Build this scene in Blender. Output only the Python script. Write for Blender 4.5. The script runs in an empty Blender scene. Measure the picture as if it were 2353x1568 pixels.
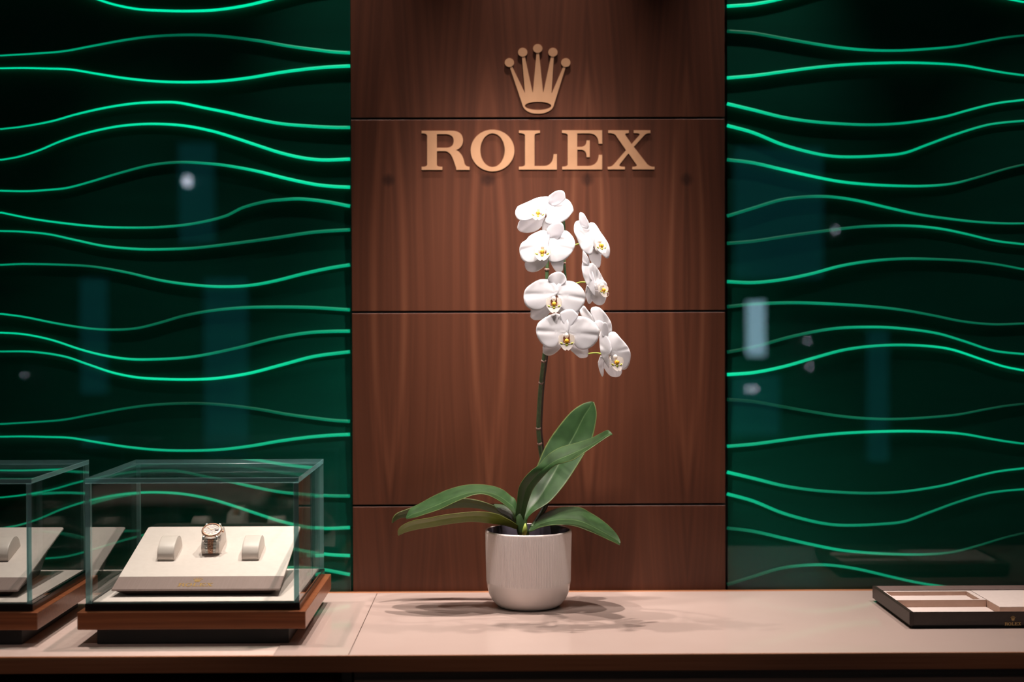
import bpy, math, random
from mathutils import Vector, Matrix
from mathutils.geometry import tessellate_polygon
random.seed(7)
S = bpy.context.scene
COL = S.collection
rad = math.radians
W, H, F = 2353.0, 1568.0, 50.0/36.0*2353.0
CAMZ, CT = 1.486, 0.950            # eye height, counter top height

# ------------------------------------------------------------------ camera
cam_d = bpy.data.cameras.new('camera'); cam = bpy.data.objects.new('camera', cam_d)
COL.objects.link(cam); S.camera = cam
cam_d.lens = 50; cam_d.sensor_width = 36
PITCH, YAW, ROLL = math.atan(39/F), math.atan(23.5/F), rad(0.2)
RM = (Matrix.Rotation(-YAW, 3, 'Z') @ Matrix.Rotation(rad(90)-PITCH, 3, 'X') @ Matrix.Rotation(-ROLL, 3, 'Z'))
cam.matrix_world = Matrix.Translation((0, 0, CAMZ)) @ RM.to_4x4()
cam_d.dof.use_dof = True; cam_d.dof.focus_distance = 2.60; cam_d.dof.aperture_fstop = 1.8
cam_d.clip_start = 0.05

def P(px, py, Y):
    """point of the plane at distance Y seen at a pixel of the photograph"""
    r = RM @ Vector(((px-W/2)/F, -(py-H/2)/F, -1.0))
    t = Y/r.y
    return Vector((r.x*t, Y, CAMZ+r.z*t))

# ------------------------------------------------------------------ materials
def mat(name, col=(.5,.5,.5), rough=.5, metal=0, spec=.5, coat=0, coat_r=.05, sub=0, trans=0, emit=None, es=1, ior=1.5):
    m = bpy.data.materials.new(name); m.use_nodes = True
    b = m.node_tree.nodes['Principled BSDF']
    b.inputs['Base Color'].default_value = (*col, 1)
    b.inputs['Roughness'].default_value = rough
    b.inputs['Metallic'].default_value = metal
    b.inputs['Specular IOR Level'].default_value = spec
    b.inputs['IOR'].default_value = ior
    b.inputs['Coat Weight'].default_value = coat
    b.inputs['Coat Roughness'].default_value = coat_r
    if sub:
        b.inputs['Subsurface Weight'].default_value = sub
        b.inputs['Subsurface Radius'].default_value = (.004, .004, .003)
        b.inputs['Subsurface Scale'].default_value = 1
    if emit:
        b.inputs['Emission Color'].default_value = (*emit, 1)
        b.inputs['Emission Strength'].default_value = es
    return m
def nd(m, t, **k):
    n = m.node_tree.nodes.new(t)
    for a, v in k.items(): setattr(n, a, v)
    return n
def ln(m, a, b): m.node_tree.links.new(a, b)
def bsdf(m): return m.node_tree.nodes['Principled BSDF']
def math_n(m, op, a, b=None, c=None):
    n = nd(m, 'ShaderNodeMath', operation=op)
    for i, v in enumerate((a, b, c)):
        if v is None: continue
        if isinstance(v, (int, float)): n.inputs[i].default_value = v
        else: ln(m, v, n.inputs[i])
    return n.outputs[0]
def mottled(m, c1, c2, scale=(40,40,40), bump=0, detail=6, lo=.3, hi=.7, bscale=None):
    """procedural colour variation with a little surface grain"""
    tc = nd(m, 'ShaderNodeTexCoord'); mp = nd(m, 'ShaderNodeMapping'); mp.inputs['Scale'].default_value = scale
    ln(m, tc.outputs['Object'], mp.inputs['Vector'])
    no = nd(m, 'ShaderNodeTexNoise'); no.inputs['Scale'].default_value = 1; no.inputs['Detail'].default_value = detail
    ln(m, mp.outputs[0], no.inputs['Vector'])
    cr = nd(m, 'ShaderNodeValToRGB'); cr.color_ramp.elements[0].color = (*c1, 1); cr.color_ramp.elements[1].color = (*c2, 1)
    cr.color_ramp.elements[0].position = lo; cr.color_ramp.elements[1].position = hi
    ln(m, no.outputs[0], cr.inputs[0]); ln(m, cr.outputs[0], bsdf(m).inputs['Base Color'])
    if bump:
        src = no
        if bscale:
            src = nd(m, 'ShaderNodeTexNoise'); src.inputs['Scale'].default_value = bscale; src.inputs['Detail'].default_value = 3
            ln(m, tc.outputs['Object'], src.inputs['Vector'])
        bp = nd(m, 'ShaderNodeBump'); bp.inputs['Strength'].default_value = bump; bp.inputs['Distance'].default_value = .001
        ln(m, src.outputs[0], bp.inputs['Height']); ln(m, bp.outputs[0], bsdf(m).inputs['Normal'])
    return m

# bookmatched walnut veneer of the wall: tall pointed figures repeated every 0.199 m, vertical streaks, small knots
M_wood = mat('walnut_veneer', rough=.42, spec=.3)
def build_veneer(m):
    tc = nd(m, 'ShaderNodeTexCoord'); sp = nd(m, 'ShaderNodeSeparateXYZ'); ln(m, tc.outputs['Object'], sp.inputs[0])
    x, z = sp.outputs[0], sp.outputs[2]
    wob = nd(m, 'ShaderNodeTexNoise'); wob.inputs['Scale'].default_value = 1; wob.inputs['Detail'].default_value = 2
    mpw = nd(m, 'ShaderNodeMapping'); mpw.inputs['Scale'].default_value = (9, 1, 2.2); ln(m, tc.outputs['Object'], mpw.inputs[0]); ln(m, mpw.outputs[0], wob.inputs['Vector'])
    xo = math_n(m, 'ADD', x, 0.2255)
    u = math_n(m, 'ABSOLUTE', math_n(m, 'SUBTRACT', math_n(m, 'PINGPONG', math_n(m, 'ADD', xo, .0995+1.99), 0.0995), 0.0995))   # 0 at figure centre
    u = math_n(m, 'ADD', u, math_n(m, 'MULTIPLY', math_n(m, 'SUBTRACT', wob.outputs[0], .5), .012))
    v = math_n(m, 'DIVIDE', math_n(m, 'SUBTRACT', z, 1.575), 0.43)
    v2 = math_n(m, 'MULTIPLY', v, v)
    un = math_n(m, 'DIVIDE', u, 0.037)
    r = math_n(m, 'ADD', un, v2)                                   # pointed lens figures
    rr = nd(m, 'ShaderNodeValToRGB'); cr = rr.color_ramp
    pts = [(0,.44),(.10,.38),(.20,.50),(.28,.40),(.36,.46),(.46,.66),(.55,.72),(.62,.60),(.68,.42),(.74,.37),(.84,.44),(.9,.36),(1,.40)]
    cr.elements[0].position = 0; cr.elements[1].position = 1
    for p, vv in pts:
        e = cr.elements[0] if p == 0 else cr.elements[-1] if p == 1 else cr.elements.new(p)
        e.color = (vv, vv, vv, 1)
    ln(m, math_n(m, 'DIVIDE', r, 1.65), rr.inputs[0])
    # streaks, mirrored with the figures
    def streak(sc, det, k):
        cb = nd(m, 'ShaderNodeCombineXYZ'); ln(m, math_n(m, 'MULTIPLY', math_n(m, 'ADD', u, math_n(m, 'MULTIPLY', v2, .012)), sc), cb.inputs[0])
        ln(m, math_n(m, 'MULTIPLY', z, k), cb.inputs[2]); ln(m, math_n(m, 'FLOOR', math_n(m, 'DIVIDE', math_n(m, 'ADD', xo, 2.1), .398)), cb.inputs[1])
        n = nd(m, 'ShaderNodeTexNoise'); n.inputs['Scale'].default_value = 1; n.inputs['Detail'].default_value = det; ln(m, cb.outputs[0], n.inputs['Vector'])
        return n.outputs[0]
    s1 = streak(75, 2, .9); s2 = streak(420, 3, 3)
    fig = math_n(m, 'ADD', math_n(m, 'MULTIPLY', math_n(m, 'ADD', math_n(m, 'MULTIPLY', rr.outputs[0], .75), .12), .56), math_n(m, 'ADD', math_n(m, 'MULTIPLY', s1, .46), math_n(m, 'MULTIPLY', s2, .09)))
    # knots
    kz = math_n(m, 'DIVIDE', math_n(m, 'SUBTRACT', z, 1.775), .016); ku = math_n(m, 'DIVIDE', u, .016)
    kd = math_n(m, 'SQRT', math_n(m, 'ADD', math_n(m, 'MULTIPLY', kz, kz), math_n(m, 'MULTIPLY', ku, ku)))
    kn = math_n(m, 'MULTIPLY', math_n(m, 'SUBTRACT', 1, math_n(m, 'MINIMUM', kd, 1)), -.38)
    fig = math_n(m, 'ADD', fig, kn)
    c = nd(m, 'ShaderNodeValToRGB'); e = c.color_ramp.elements
    e[0].position = .28; e[0].color = (.030, .0092, .0045, 1); e[1].position = .95; e[1].color = (.160, .063, .031, 1)
    q = c.color_ramp.elements.new(.6); q.color = (.088, .028, .0132, 1)
    ln(m, fig, c.inputs[0]); ln(m, c.outputs[0], bsdf(m).inputs['Base Color'])
build_veneer(M_wood)

def wood(name, c1, c2, axis=0, rough=.35, sc=6, coat=0):
    m = mat(name, rough=rough, spec=.4, coat=coat)
    s = [220, 220, 220]; s[axis] = sc
    return mottled(m, c1, c2, tuple(s), detail=5, lo=.25, hi=.75)
M_case_wood = wood('cherry_wood_case', (.17,.050,.020), (.30,.105,.042), 0, .32, 5, .2)
M_counter_wood = wood('walnut_counter_edge', (.26,.088,.040), (.40,.145,.068), 0, .3, 4)
M_dark_wood = wood('dark_walnut_cabinet', (.15,.085,.065), (.24,.14,.105), 0, .4, 4)
M_lip_wood = wood('walnut_lipping', (.30,.12,.055), (.48,.21,.10), 0, .3, 4)
M_black = mat('black_recess', (.004,.004,.004), .6)
M_plinth = mat('bronze_black_plinth', (.020,.012,.010), .25)
M_gold = mottled(mat('satin_gold', (.42,.235,.13), .45, .15), (.39,.215,.115), (.45,.255,.14), (25,25,25), .05)
M_goldfoil = mottled(mat('gold_foil', (.45,.26,.07), .35, .2), (.42,.24,.06), (.52,.31,.09), (300,300,300))
M_goldtray = mottled(mat('dull_gold_print', (.30,.19,.07), .45, .3), (.50,.33,.13), (.60,.42,.18), (300,300,300))
M_top = mottled(mat('blush_backed_glass_top', (.50,.40,.355), .10, spec=.5), (.485,.385,.34), (.515,.415,.37), (5,5,5), detail=3)
M_glass_edge_top = mat('counter_glass_edge', (.30,.22,.19), .1)
M_leather = mottled(mat('cream_leather_worktop', (.60,.48,.42), .55), (.58,.455,.395), (.63,.505,.445), (60,60,60), .15, bscale=900)
M_cream = mottled(mat('cream_suede', (.77,.675,.63), .7, spec=.25), (.75,.655,.61), (.79,.695,.65), (120,120,120), .1, bscale=2500)
M_cushion = mottled(mat('pale_leather_cushion', (.77,.68,.63), .42), (.755,.665,.615), (.78,.69,.645), (90,90,90), .12, bscale=1500)
M_taupe = mottled(mat('taupe_leather', (.29,.21,.195), .4), (.27,.195,.18), (.31,.225,.21), (500,8,8), .1)
M_brownleather = mottled(mat('dark_brown_leather', (.028,.017,.013), .38), (.024,.014,.011), (.034,.021,.016), (200,200,200), .2, bscale=1200)
M_traytop = mottled(mat('tray_rim_leather', (.20,.14,.125), .4), (.18,.125,.112), (.22,.155,.14), (300,20,20), .1)
M_cream_shade = mottled(mat('shaded_cream_suede', (.62,.43,.34), .8, spec=.2), (.60,.41,.32), (.64,.45,.36), (90,90,90))  # cream suede on insert and pad sides, with their shade put into the colour
M_steel = mottled(mat('polished_steel', (.80,.78,.76), .32, .85), (.76,.74,.72), (.84,.82,.80), (300,300,300))
M_rose = mottled(mat('rose_gold', (.78,.45,.32), .36, .8), (.74,.42,.30), (.82,.49,.35), (300,300,300))
M_dial = mottled(mat('silver_pink_dial', (.60,.52,.51), .35, 0), (.56,.48,.47), (.64,.57,.56), (150,150,150))
M_ceramic = mottled(mat('glazed_ceramic', (.80,.74,.72), .28, coat=.25, coat_r=.15), (.785,.725,.70), (.81,.75,.73), (20,20,20))
M_glaze_in = mat('dark_inner_glaze', (.06,.055,.075), .12, coat=.4)
M_bark = mottled(mat('bark_potting_mix', (.12,.06,.035), .9), (.03,.016,.01), (.19,.09,.05), (160,160,160), .8)
M_chip = mottled(mat('pale_bark_chip', (.45,.28,.18), .8), (.25,.14,.09), (.6,.40,.28), (160,160,160), .5)
M_stem = mottled(mat('spike_green', (.06,.11,.05), .4), (.035,.075,.035), (.085,.14,.06), (200,200,60), .2)
M_stemdark = mottled(mat('spike_dark', (.03,.012,.014), .45), (.02,.010,.012), (.05,.022,.022), (120,120,40))
M_node = mottled(mat('node_sheath', (.12,.055,.045), .6), (.07,.03,.028), (.28,.18,.14), (300,300,300))
M_pedicel = mottled(mat('pedicel_green', (.38,.52,.08), .4), (.32,.46,.07), (.46,.58,.12), (100,100,100))
M_petal = mottled(mat('white_petal', (.86,.84,.86), .5, spec=.3), (.84,.85,.89), (.89,.90,.93), (70,70,70), .15)
def translucent(m, col, f):
    tr = nd(m, 'ShaderNodeBsdfTranslucent'); tr.inputs[0].default_value = (*col, 1)
    ms = nd(m, 'ShaderNodeMixShader'); ms.inputs[0].default_value = f
    out = [n for n in m.node_tree.nodes if n.type == 'OUTPUT_MATERIAL'][0]
    ln(m, bsdf(m).outputs[0], ms.inputs[1]); ln(m, tr.outputs[0], ms.inputs[2]); ln(m, ms.outputs[0], out.inputs[0])
translucent(M_petal, (.90,.90,.93), .38)
M_lip = mottled(mat('white_lip', (.86,.82,.78), .4), (.82,.77,.72), (.89,.86,.83), (200,200,200))
translucent(M_lip, (.88,.85,.82), .35)
M_yellow = mottled(mat('yellow_callus', (.72,.42,.02), .5), (.55,.42,.03), (.85,.40,.01), (400,400,400))
M_lime = mottled(mat('lime_throat', (.55,.60,.06), .5), (.45,.52,.05), (.68,.66,.12), (400,400,400))
M_red = mat('maroon_mark', (.45,.14,.06), .5)

def leaf_mat(name, c1, c2, back):
    m = mat(name, c1, .38, spec=.45)
    tc = nd(m, 'ShaderNodeTexCoord'); at = nd(m, 'ShaderNodeAttribute', attribute_name='across')
    no = nd(m, 'ShaderNodeTexNoise'); no.inputs['Scale'].default_value = 1; no.inputs['Detail'].default_value = 5
    mp = nd(m, 'ShaderNodeMapping'); mp.inputs['Scale'].default_value = (60, 60, 60); ln(m, tc.outputs['Object'], mp.inputs[0]); ln(m, mp.outputs[0], no.inputs['Vector'])
    cr = nd(m, 'ShaderNodeValToRGB'); cr.color_ramp.elements[0].position = .3; cr.color_ramp.elements[1].position = .7
    cr.color_ramp.elements[0].color = (*c1, 1); cr.color_ramp.elements[1].color = (*c2, 1); ln(m, no.outputs[0], cr.inputs[0])
    a = math_n(m, 'ABSOLUTE', at.outputs['Fac'])
    rim = math_n(m, 'GREATER_THAN', a, .955)
    vein = math_n(m, 'LESS_THAN', a, .025)
    mx = nd(m, 'ShaderNodeMix', data_type='RGBA'); ln(m, math_n(m, 'MULTIPLY', rim, .3), mx.inputs[0]); ln(m, cr.outputs[0], mx.inputs[6]); mx.inputs[7].default_value = (.32, .38, .12, 1)
    m2 = nd(m, 'ShaderNodeMix', data_type='RGBA'); ln(m, math_n(m, 'MULTIPLY', vein, .45), m2.inputs[0]); ln(m, mx.outputs[2], m2.inputs[6]); m2.inputs[7].default_value = (.14, .24, .10, 1)
    ge = nd(m, 'ShaderNodeNewGeometry')
    ln(m, m2.outputs[2], bsdf(m).inputs['Base Color'])
    # a thin leaf lets some light through
    tr = nd(m, 'ShaderNodeBsdfTranslucent'); tr.inputs[0].default_value = (*back, 1)
    ms = nd(m, 'ShaderNodeMixShader'); ms.inputs[0].default_value = .22
    out = [n for n in m.node_tree.nodes if n.type == 'OUTPUT_MATERIAL'][0]
    ln(m, bsdf(m).outputs[0], ms.inputs[1]); ln(m, tr.outputs[0], ms.inputs[2]); ln(m, ms.outputs[0], out.inputs[0])
    return m
M_leaf = leaf_mat('leaf_green', (.019,.052,.016), (.030,.078,.024), (.08,.16,.02))
M_leaf_mid = leaf_mat('leaf_mid_olive', (.028,.062,.014), (.045,.085,.020), (.08,.13,.015))
M_leaf_olive = leaf_mat('leaf_olive_underside', (.085,.115,.018), (.125,.16,.027), (.18,.24,.025))

def clear_glass(name, tint=(.96,.985,.975), refl=1.0, rough=0.0):
    m = bpy.data.materials.new(name); m.use_nodes = True; nt = m.node_tree; nt.nodes.clear()
    o = nd(m, 'ShaderNodeOutputMaterial'); t = nd(m, 'ShaderNodeBsdfTransparent'); t.inputs[0].default_value = (*tint, 1)
    g = nd(m, 'ShaderNodeBsdfGlossy'); g.inputs['Roughness'].default_value = rough; g.inputs[0].default_value = (refl, refl, refl, 1)
    fr = nd(m, 'ShaderNodeFresnel'); fr.inputs[0].default_value = 1.5
    ge = nd(m, 'ShaderNodeNewGeometry')
    # the far face of a pane is met from inside: same plain air-to-glass reflectance
    ior = nd(m, 'ShaderNodeMix', data_type='FLOAT'); ln(m, ge.outputs['Backfacing'], ior.inputs[0]); ior.inputs[2].default_value = 1.5; ior.inputs[3].default_value = 1/1.5
    ln(m, ior.outputs[0], fr.inputs[0])
    ms = nd(m, 'ShaderNodeMixShader'); ln(m, fr.outputs[0], ms.inputs[0]); ln(m, t.outputs[0], ms.inputs[1]); ln(m, g.outputs[0], ms.inputs[2]); ln(m, ms.outputs[0], o.inputs[0])
    return m
M_glass = clear_glass('case_glass')
M_sheet = clear_glass('wall_sheet_glass', (.90,.97,.94), .45)
M_glass_edge = mat('teal_glass_edge', (.38,.68,.70), .15, coat=.6)
def edge_mix(m):
    out = [n for n in m.node_tree.nodes if n.type == 'OUTPUT_MATERIAL'][0]
    t = nd(m, 'ShaderNodeBsdfTransparent'); t.inputs[0].default_value = (.35,.72,.72,1)
    ms = nd(m, 'ShaderNodeMixShader'); ms.inputs[0].default_value = .62
    ln(m, t.outputs[0], ms.inputs[1]); ln(m, bsdf(m).outputs[0], ms.inputs[2]); ln(m, ms.outputs[0], out.inputs[0])
edge_mix(M_glass_edge)
M_relief = mottled(mat('deep_green_wave_relief', (.0,.03,.02), .5, spec=.15), (.0004,.078,.054), (.0006,.090,.063), (4,4,30), detail=2)
M_line = mat('lit_wave_line', (0,.02,.01), .5)
def lit(m):
    at = nd(m, 'ShaderNodeAttribute', attribute_name='glow')
    b = bsdf(m); b.inputs['Emission Color'].default_value = (.0, .76, .395, 1)
    ln(m, at.outputs['Fac'], b.inputs['Emission Strength'])
lit(M_line)

# ------------------------------------------------------------------ mesh helpers
class MB:
    def __init__(s): s.v = []; s.f = []; s.mi = []; s.att = {}
    def add(s, vs, fs, mi=0):
        o = len(s.v); s.v += [tuple(v) for v in vs]
        for f in fs: s.f.append([i+o for i in f]); s.mi.append(mi)
        return o
    def box(s, x0, x1, y0, y1, z0, z1, mi=0):
        v = [(x,y,z) for z in (z0,z1) for y in (y0,y1) for x in (x0,x1)]
        s.add(v, [(0,2,3,1),(4,5,7,6),(0,1,5,4),(2,6,7,3),(0,4,6,2),(1,3,7,5)], mi)
    def prism(s, loop, d, mi=0):
        """closed loop of Vectors pushed by d"""
        n = len(loop); v = list(loop)+[p+d for p in loop]
        s.add(v, [list(range(n))[::-1], list(range(n,2*n))]+[(i,(i+1)%n,n+(i+1)%n,n+i) for i in range(n)], mi)
    def lathe(s, prof, seg=64, c=(0,0,0), mi=0, rmod=None):
        vs = []
        for k,(r,z) in enumerate(prof):
            for i in range(seg):
                a = 2*math.pi*i/seg; rr = r+(rmod(k,i) if rmod else 0)
                vs.append((c[0]+rr*math.cos(a), c[1]+rr*math.sin(a), c[2]+z))
        fs = [(k*seg+i, k*seg+(i+1)%seg, (k+1)*seg+(i+1)%seg, (k+1)*seg+i) for k in range(len(prof)-1) for i in range(seg)]
        s.add(vs, fs, mi)
    def tube(s, pts, rs, seg=10, mi=0, cap=True):
        pts = [Vector(p) for p in pts]; n = len(pts); vs = []
        if isinstance(rs, (int, float)): rs = [rs]*n
        up = Vector((0,-1,0.01))
        for k, p in enumerate(pts):
            t = (pts[min(k+1,n-1)]-pts[max(k-1,0)]).normalized()
            a = t.cross(up)
            a = a.normalized() if a.length > 1e-4 else t.cross(Vector((1,0,0))).normalized()
            b = t.cross(a).normalized()
            for i in range(seg):
                q = 2*math.pi*i/seg; vs.append(p+(a*math.cos(q)+b*math.sin(q))*rs[k])
        fs = [(k*seg+i, k*seg+(i+1)%seg, (k+1)*seg+(i+1)%seg, (k+1)*seg+i) for k in range(n-1) for i in range(seg)]
        if cap: fs += [list(range(seg))[::-1], [(n-1)*seg+i for i in range(seg)]]
        return s.add(vs, fs, mi)
    def ellipsoid(s, M, n=16, m=10, mi=0, t0=0, t1=math.pi):
        vs = []
        for j in range(m+1):
            t = t0+(t1-t0)*j/m
            for i in range(n):
                a = 2*math.pi*i/n
                vs.append(M @ Vector((math.sin(t)*math.cos(a), math.sin(t)*math.sin(a), math.cos(t))))
        s.add(vs, [(j*n+i, j*n+(i+1)%n, (j+1)*n+(i+1)%n, (j+1)*n+i) for j in range(m) for i in range(n)], mi)
    def build(s, name, mats, parent=None, smooth=False, bevel=0, origin=None, solid=0, offset=0, subd=0, angle=None):
        me = bpy.data.meshes.new(name)
        o0 = Vector(origin) if origin is not None else None
        if o0 is None:
            if parent is not None: o0 = Vector((0,0,0))
            else:
                xs = [v[0] for v in s.v]; ys = [v[1] for v in s.v]; zs = [v[2] for v in s.v]
                o0 = Vector((0,0,0))
        me.from_pydata([tuple(Vector(v)-o0) for v in s.v], [], s.f); me.validate(); me.update()
        if not isinstance(mats, (list, tuple)): mats = [mats]
        for q in mats: me.materials.append(q)
        if len(me.polygons) == len(s.mi):
            for p, k in zip(me.polygons, s.mi): p.material_index = k
        for nme, vals in s.att.items():
            a = me.attributes.new(nme, 'FLOAT', 'POINT')
            for i, x in enumerate(vals): a.data[i].value = x
        if smooth:
            for p in me.polygons: p.use_smooth = True
        import bmesh
        bm = bmesh.new(); bm.from_mesh(me); bmesh.ops.remove_doubles(bm, verts=bm.verts, dist=1e-6) if not s.att else None
        bmesh.ops.recalc_face_normals(bm, faces=bm.faces); bm.to_mesh(me); bm.free()
        if angle is not None:
            me.set_sharp_from_angle(angle=rad(angle))
        o = bpy.data.objects.new(name, me); COL.objects.link(o)
        o.location = o0
        if parent is not None:
            o.parent = parent; o.location = o0-Vector(parent_world(parent))
        if bevel:
            b = o.modifiers.new('bevel', 'BEVEL'); b.width = bevel; b.segments = 3; b.limit_method = 'ANGLE'; b.angle_limit = rad(35)
            b.harden_normals = False
        if solid:
            q = o.modifiers.new('solid', 'SOLIDIFY'); q.thickness = solid; q.offset = offset
        if subd:
            q = o.modifiers.new('sub', 'SUBSURF'); q.levels = subd; q.render_levels = subd
        return o
def parent_world(p):
    v = Vector(p.location)
    while p.parent is not None: p = p.parent; v += Vector(p.location)
    return v
def empty(name, loc, label, cat, group=None):
    o = bpy.data.objects.new(name, None); COL.objects.link(o); o.location = loc; o.empty_display_size = .05
    return tag(o, label, cat, group)
def tag(o, label=None, cat=None, group=None, kind=None):
    if label: o['label'] = label
    if cat: o['category'] = cat
    if group: o['group'] = group
    if kind: o['kind'] = kind
    return o
def copy_tree(o, parent=None):
    c = o.copy(); COL.objects.link(c)
    if parent is not None: c.parent = parent
    for ch in list(o.children): copy_tree(ch, c)
    return c
def spline(pts, n, closed=False):
    """Catmull-Rom through pts (tuples of any length)"""
    out = []; L = len(pts)
    segs = L if closed else L-1
    for k in range(segs):
        if closed: p = [pts[(k+j-1) % L] for j in range(4)]
        else: p = [pts[max(0,min(L-1,k+j-1))] for j in range(4)]
        for i in range(n):
            t = i/n
            out.append(tuple(.5*((2*b)+(c-a)*t+(2*a-5*b+4*c-d)*t*t+(3*b-a-3*c+d)*t**3) for a,b,c,d in zip(*p)))
    if not closed: out.append(tuple(pts[-1]))
    return out
def interp(pts, x):
    """smooth curve y(x) through sorted points"""
    n = len(pts)
    if x <= pts[0][0]: k = 0
    elif x >= pts[-1][0]: k = n-2
    else:
        k = max(i for i in range(n-1) if pts[i][0] <= x)
    def m(i):
        a = pts[max(i-1,0)]; b = pts[min(i+1,n-1)]; return (b[1]-a[1])/(b[0]-a[0])
    (x0,y0),(x1,y1) = pts[k], pts[k+1]; h = x1-x0; t = (x-x0)/h; t = min(1,max(0,t))
    return (2*t**3-3*t**2+1)*y0+(t**3-2*t**2+t)*h*m(k)+(-2*t**3+3*t**2)*y1+(t**3-t**2)*h*m(k+1)
def lin(pts, x):
    if x <= pts[0][0]: return pts[0][1]
    for (a,b),(c,d) in zip(pts, pts[1:]):
        if x <= c: return b+(d-b)*(x-a)/(c-a)
    return pts[-1][1]

YW = 2.852        # front face of the wall cladding

# ------------------------------------------------------------------ room shell
def struct(name, mb, m, **k):
    o = mb.build(name, m, **k); o['kind'] = 'structure'; return o
M_wallgrey = mottled(mat('taupe_wall_plaster', (.10,.08,.07), .8), (.09,.07,.06), (.11,.09,.08), (3,3,3))
M_ceil = mottled(mat('ceiling_paint', (.12,.11,.10), .9), (.11,.10,.09), (.13,.12,.11), (3,3,3))
M_floor = mottled(mat('dark_stone_floor', (.06,.045,.038), .3), (.05,.038,.03), (.075,.055,.045), (4,4,4))
RX0, RX1, RY0, RY1, RZ = -3.3, 3.3, -4.2, 2.92, 2.95
b = MB(); b.box(RX0-.1, RX1+.1, RY1, RY1+.1, 0, RZ); wall_back = struct('wall_back', b, M_black)
b = MB(); b.box(RX0-.1, RX0, RY0, RY1, 0, RZ); struct('wall_left', b, M_wallgrey)
b = MB(); b.box(RX1, RX1+.1, RY0, RY1, 0, RZ); struct('wall_right', b, M_wallgrey)
b = MB(); b.box(RX0-.1, RX1+.1, RY0-.1, RY1+.1, -.1, 0); struct('floor', b, M_floor)
b = MB(); b.box(RX0-.1, RX1+.1, RY0-.1, RY1+.1, RZ, RZ+.1); struct('ceiling', b, M_ceil)
b = MB(); b.box(RX0-.1, RX1+.1, RY0-.1, RY0, 0, RZ); wall_front = struct('wall_front', b, M_wallgrey)
# the far side of the shop: daylight openings and lamps that show as faint reflections in the glass
M_day = mat('blue_daylight', (.02,.05,.06), .5, emit=(.04,.46,.55), es=.75)
M_day2 = mat('pale_daylight', (.1,.15,.2), .5, emit=(.42,.66,.85), es=11)
M_bulb = mat('lamp_bulb', (.5,.5,.5), .5, emit=(.72,.8,1.0), es=26)
M_frame = mat('dark_frame', (.02,.02,.02), .4)
VD = 2*2.852-RY0
def V(px, py): return P(px, py, VD)
def far_rect(name, x0, y0, x1, y1, m):
    a, c = V(x0, y0), V(x1, y1); b = MB(); b.box(a.x, c.x, RY0+.012, RY0+.02, c.z, a.z)
    o = struct(name, b, m)
    b = MB(); w = .03
    b.box(a.x-w, a.x, RY0, RY0+.03, c.z-w, a.z+w); b.box(c.x, c.x+w, RY0, RY0+.03, c.z-w, a.z+w); b.box(a.x, c.x, RY0, RY0+.03, a.z, a.z+w); b.box(a.x, c.x, RY0, RY0+.03, c.z-w, c.z)
    b.build('window_frame', M_frame, parent=o)
far_rect('window_1', 412, 330, 495, 560, M_day); far_rect('window_2', 470, 640, 572, 1045, M_day); far_rect('window_3', 186, 640, 250, 905, M_day)
far_rect('window_4', 1685, 340, 1890, 640, M_day); far_rect('window_5', 1680, 860, 1790, 1000, M_day); far_rect('window_6', 1714, 692, 1757, 818, M_day2)
far_rect('window_7', 600, -60, 800, 90, M_day); far_rect('window_8', 1990, 760, 2040, 1060, M_day)
for px, py, k_ in ((434,418,1),(660,12,.6),(1678,28,.6),(1718,895,.45),(1731,893,.45),(1916,530,.4),(1852,784,.3),(1858,842,.3),(60,860,.4)):
    b = MB(); p = V(px, py); b.ellipsoid(Matrix.Translation((p.x, RY0+.05, p.z)) @ Matrix.Diagonal((.028*k_,.02,.034*k_,1)), 12, 8); b.build('wall_lamp', M_bulb, parent=wall_front, smooth=True)

# ------------------------------------------------------------------ walnut cladding in the middle
xl, xr = P(809, 784, YW).x, P(1666, 784, YW).x
zj = [P(1237, y, YW).z for y in (272, 716.5, 1161)]
zs = [RZ-.002, zj[0], zj[1], zj[2], CT-.30]
g = .0022
for i in range(4):
    b = MB(); b.box(xl, xr, YW, YW+.02, zs[i+1]+g, zs[i]-g)
    o = b.build('wood_panel', M_wood, parent=wall_back, bevel=.0008)
b = MB(); b.box(xl-.004, xr+.004, YW+.018, RY1, CT-.30, RZ-.001); b.build('panel_backing', M_black, parent=wall_back)

# ------------------------------------------------------------------ green wave walls
sA = 820/2353.0; sC = 820/2217.0
def A(p, dy=0): return [(x*sA, y*sA+dy) for x, y in p]
def C3(p): return [(x*sC, 480+y*sC) for x, y in p]
L2 = A([(0,367),(220,354),(420,338),(600,305),(850,260),(1040,238),(1260,230),(1450,238),(1700,268),(1900,303),(2060,325),(2200,342),(2305,348)])
L3 = A([(0,451),(150,449),(300,452),(460,458),(640,487),(840,518),(1040,537),(1240,542),(1450,535),(1650,512),(1850,478),(2050,452),(2200,440),(2305,435)])
L4 = A([(0,852),(150,835),(340,800),(500,755),(700,710),(900,681),(1080,674),(1180,678),(1350,712),(1500,742),(1650,777),(1850,815),(2050,832),(2200,840),(2305,841)])
L5 = A([(0,1056),(120,1035),(250,995),(400,932),(560,880),(750,838),(900,821),(1050,818),(1220,830),(1400,865),(1550,910),(1700,960),(1850,1008),(2000,1042),(2130,1055),(2305,1050)])
L6 = A([(0,1258),(180,1261),(350,1250),(450,1238),(600,1198),(800,1138),(1000,1088),(1180,1070),(1350,1077),(1500,1093),(1700,1130),(1900,1180),(2080,1217),(2200,1230),(2305,1235)])
L7 = C3([(0,22),(200,62),(400,90),(600,110),(800,117),(1000,113),(1200,92),(1400,45)])+A([(1600,1370),(1750,1330),(1850,1318),(1980,1312),(2150,1330),(2305,1360)])
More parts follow.
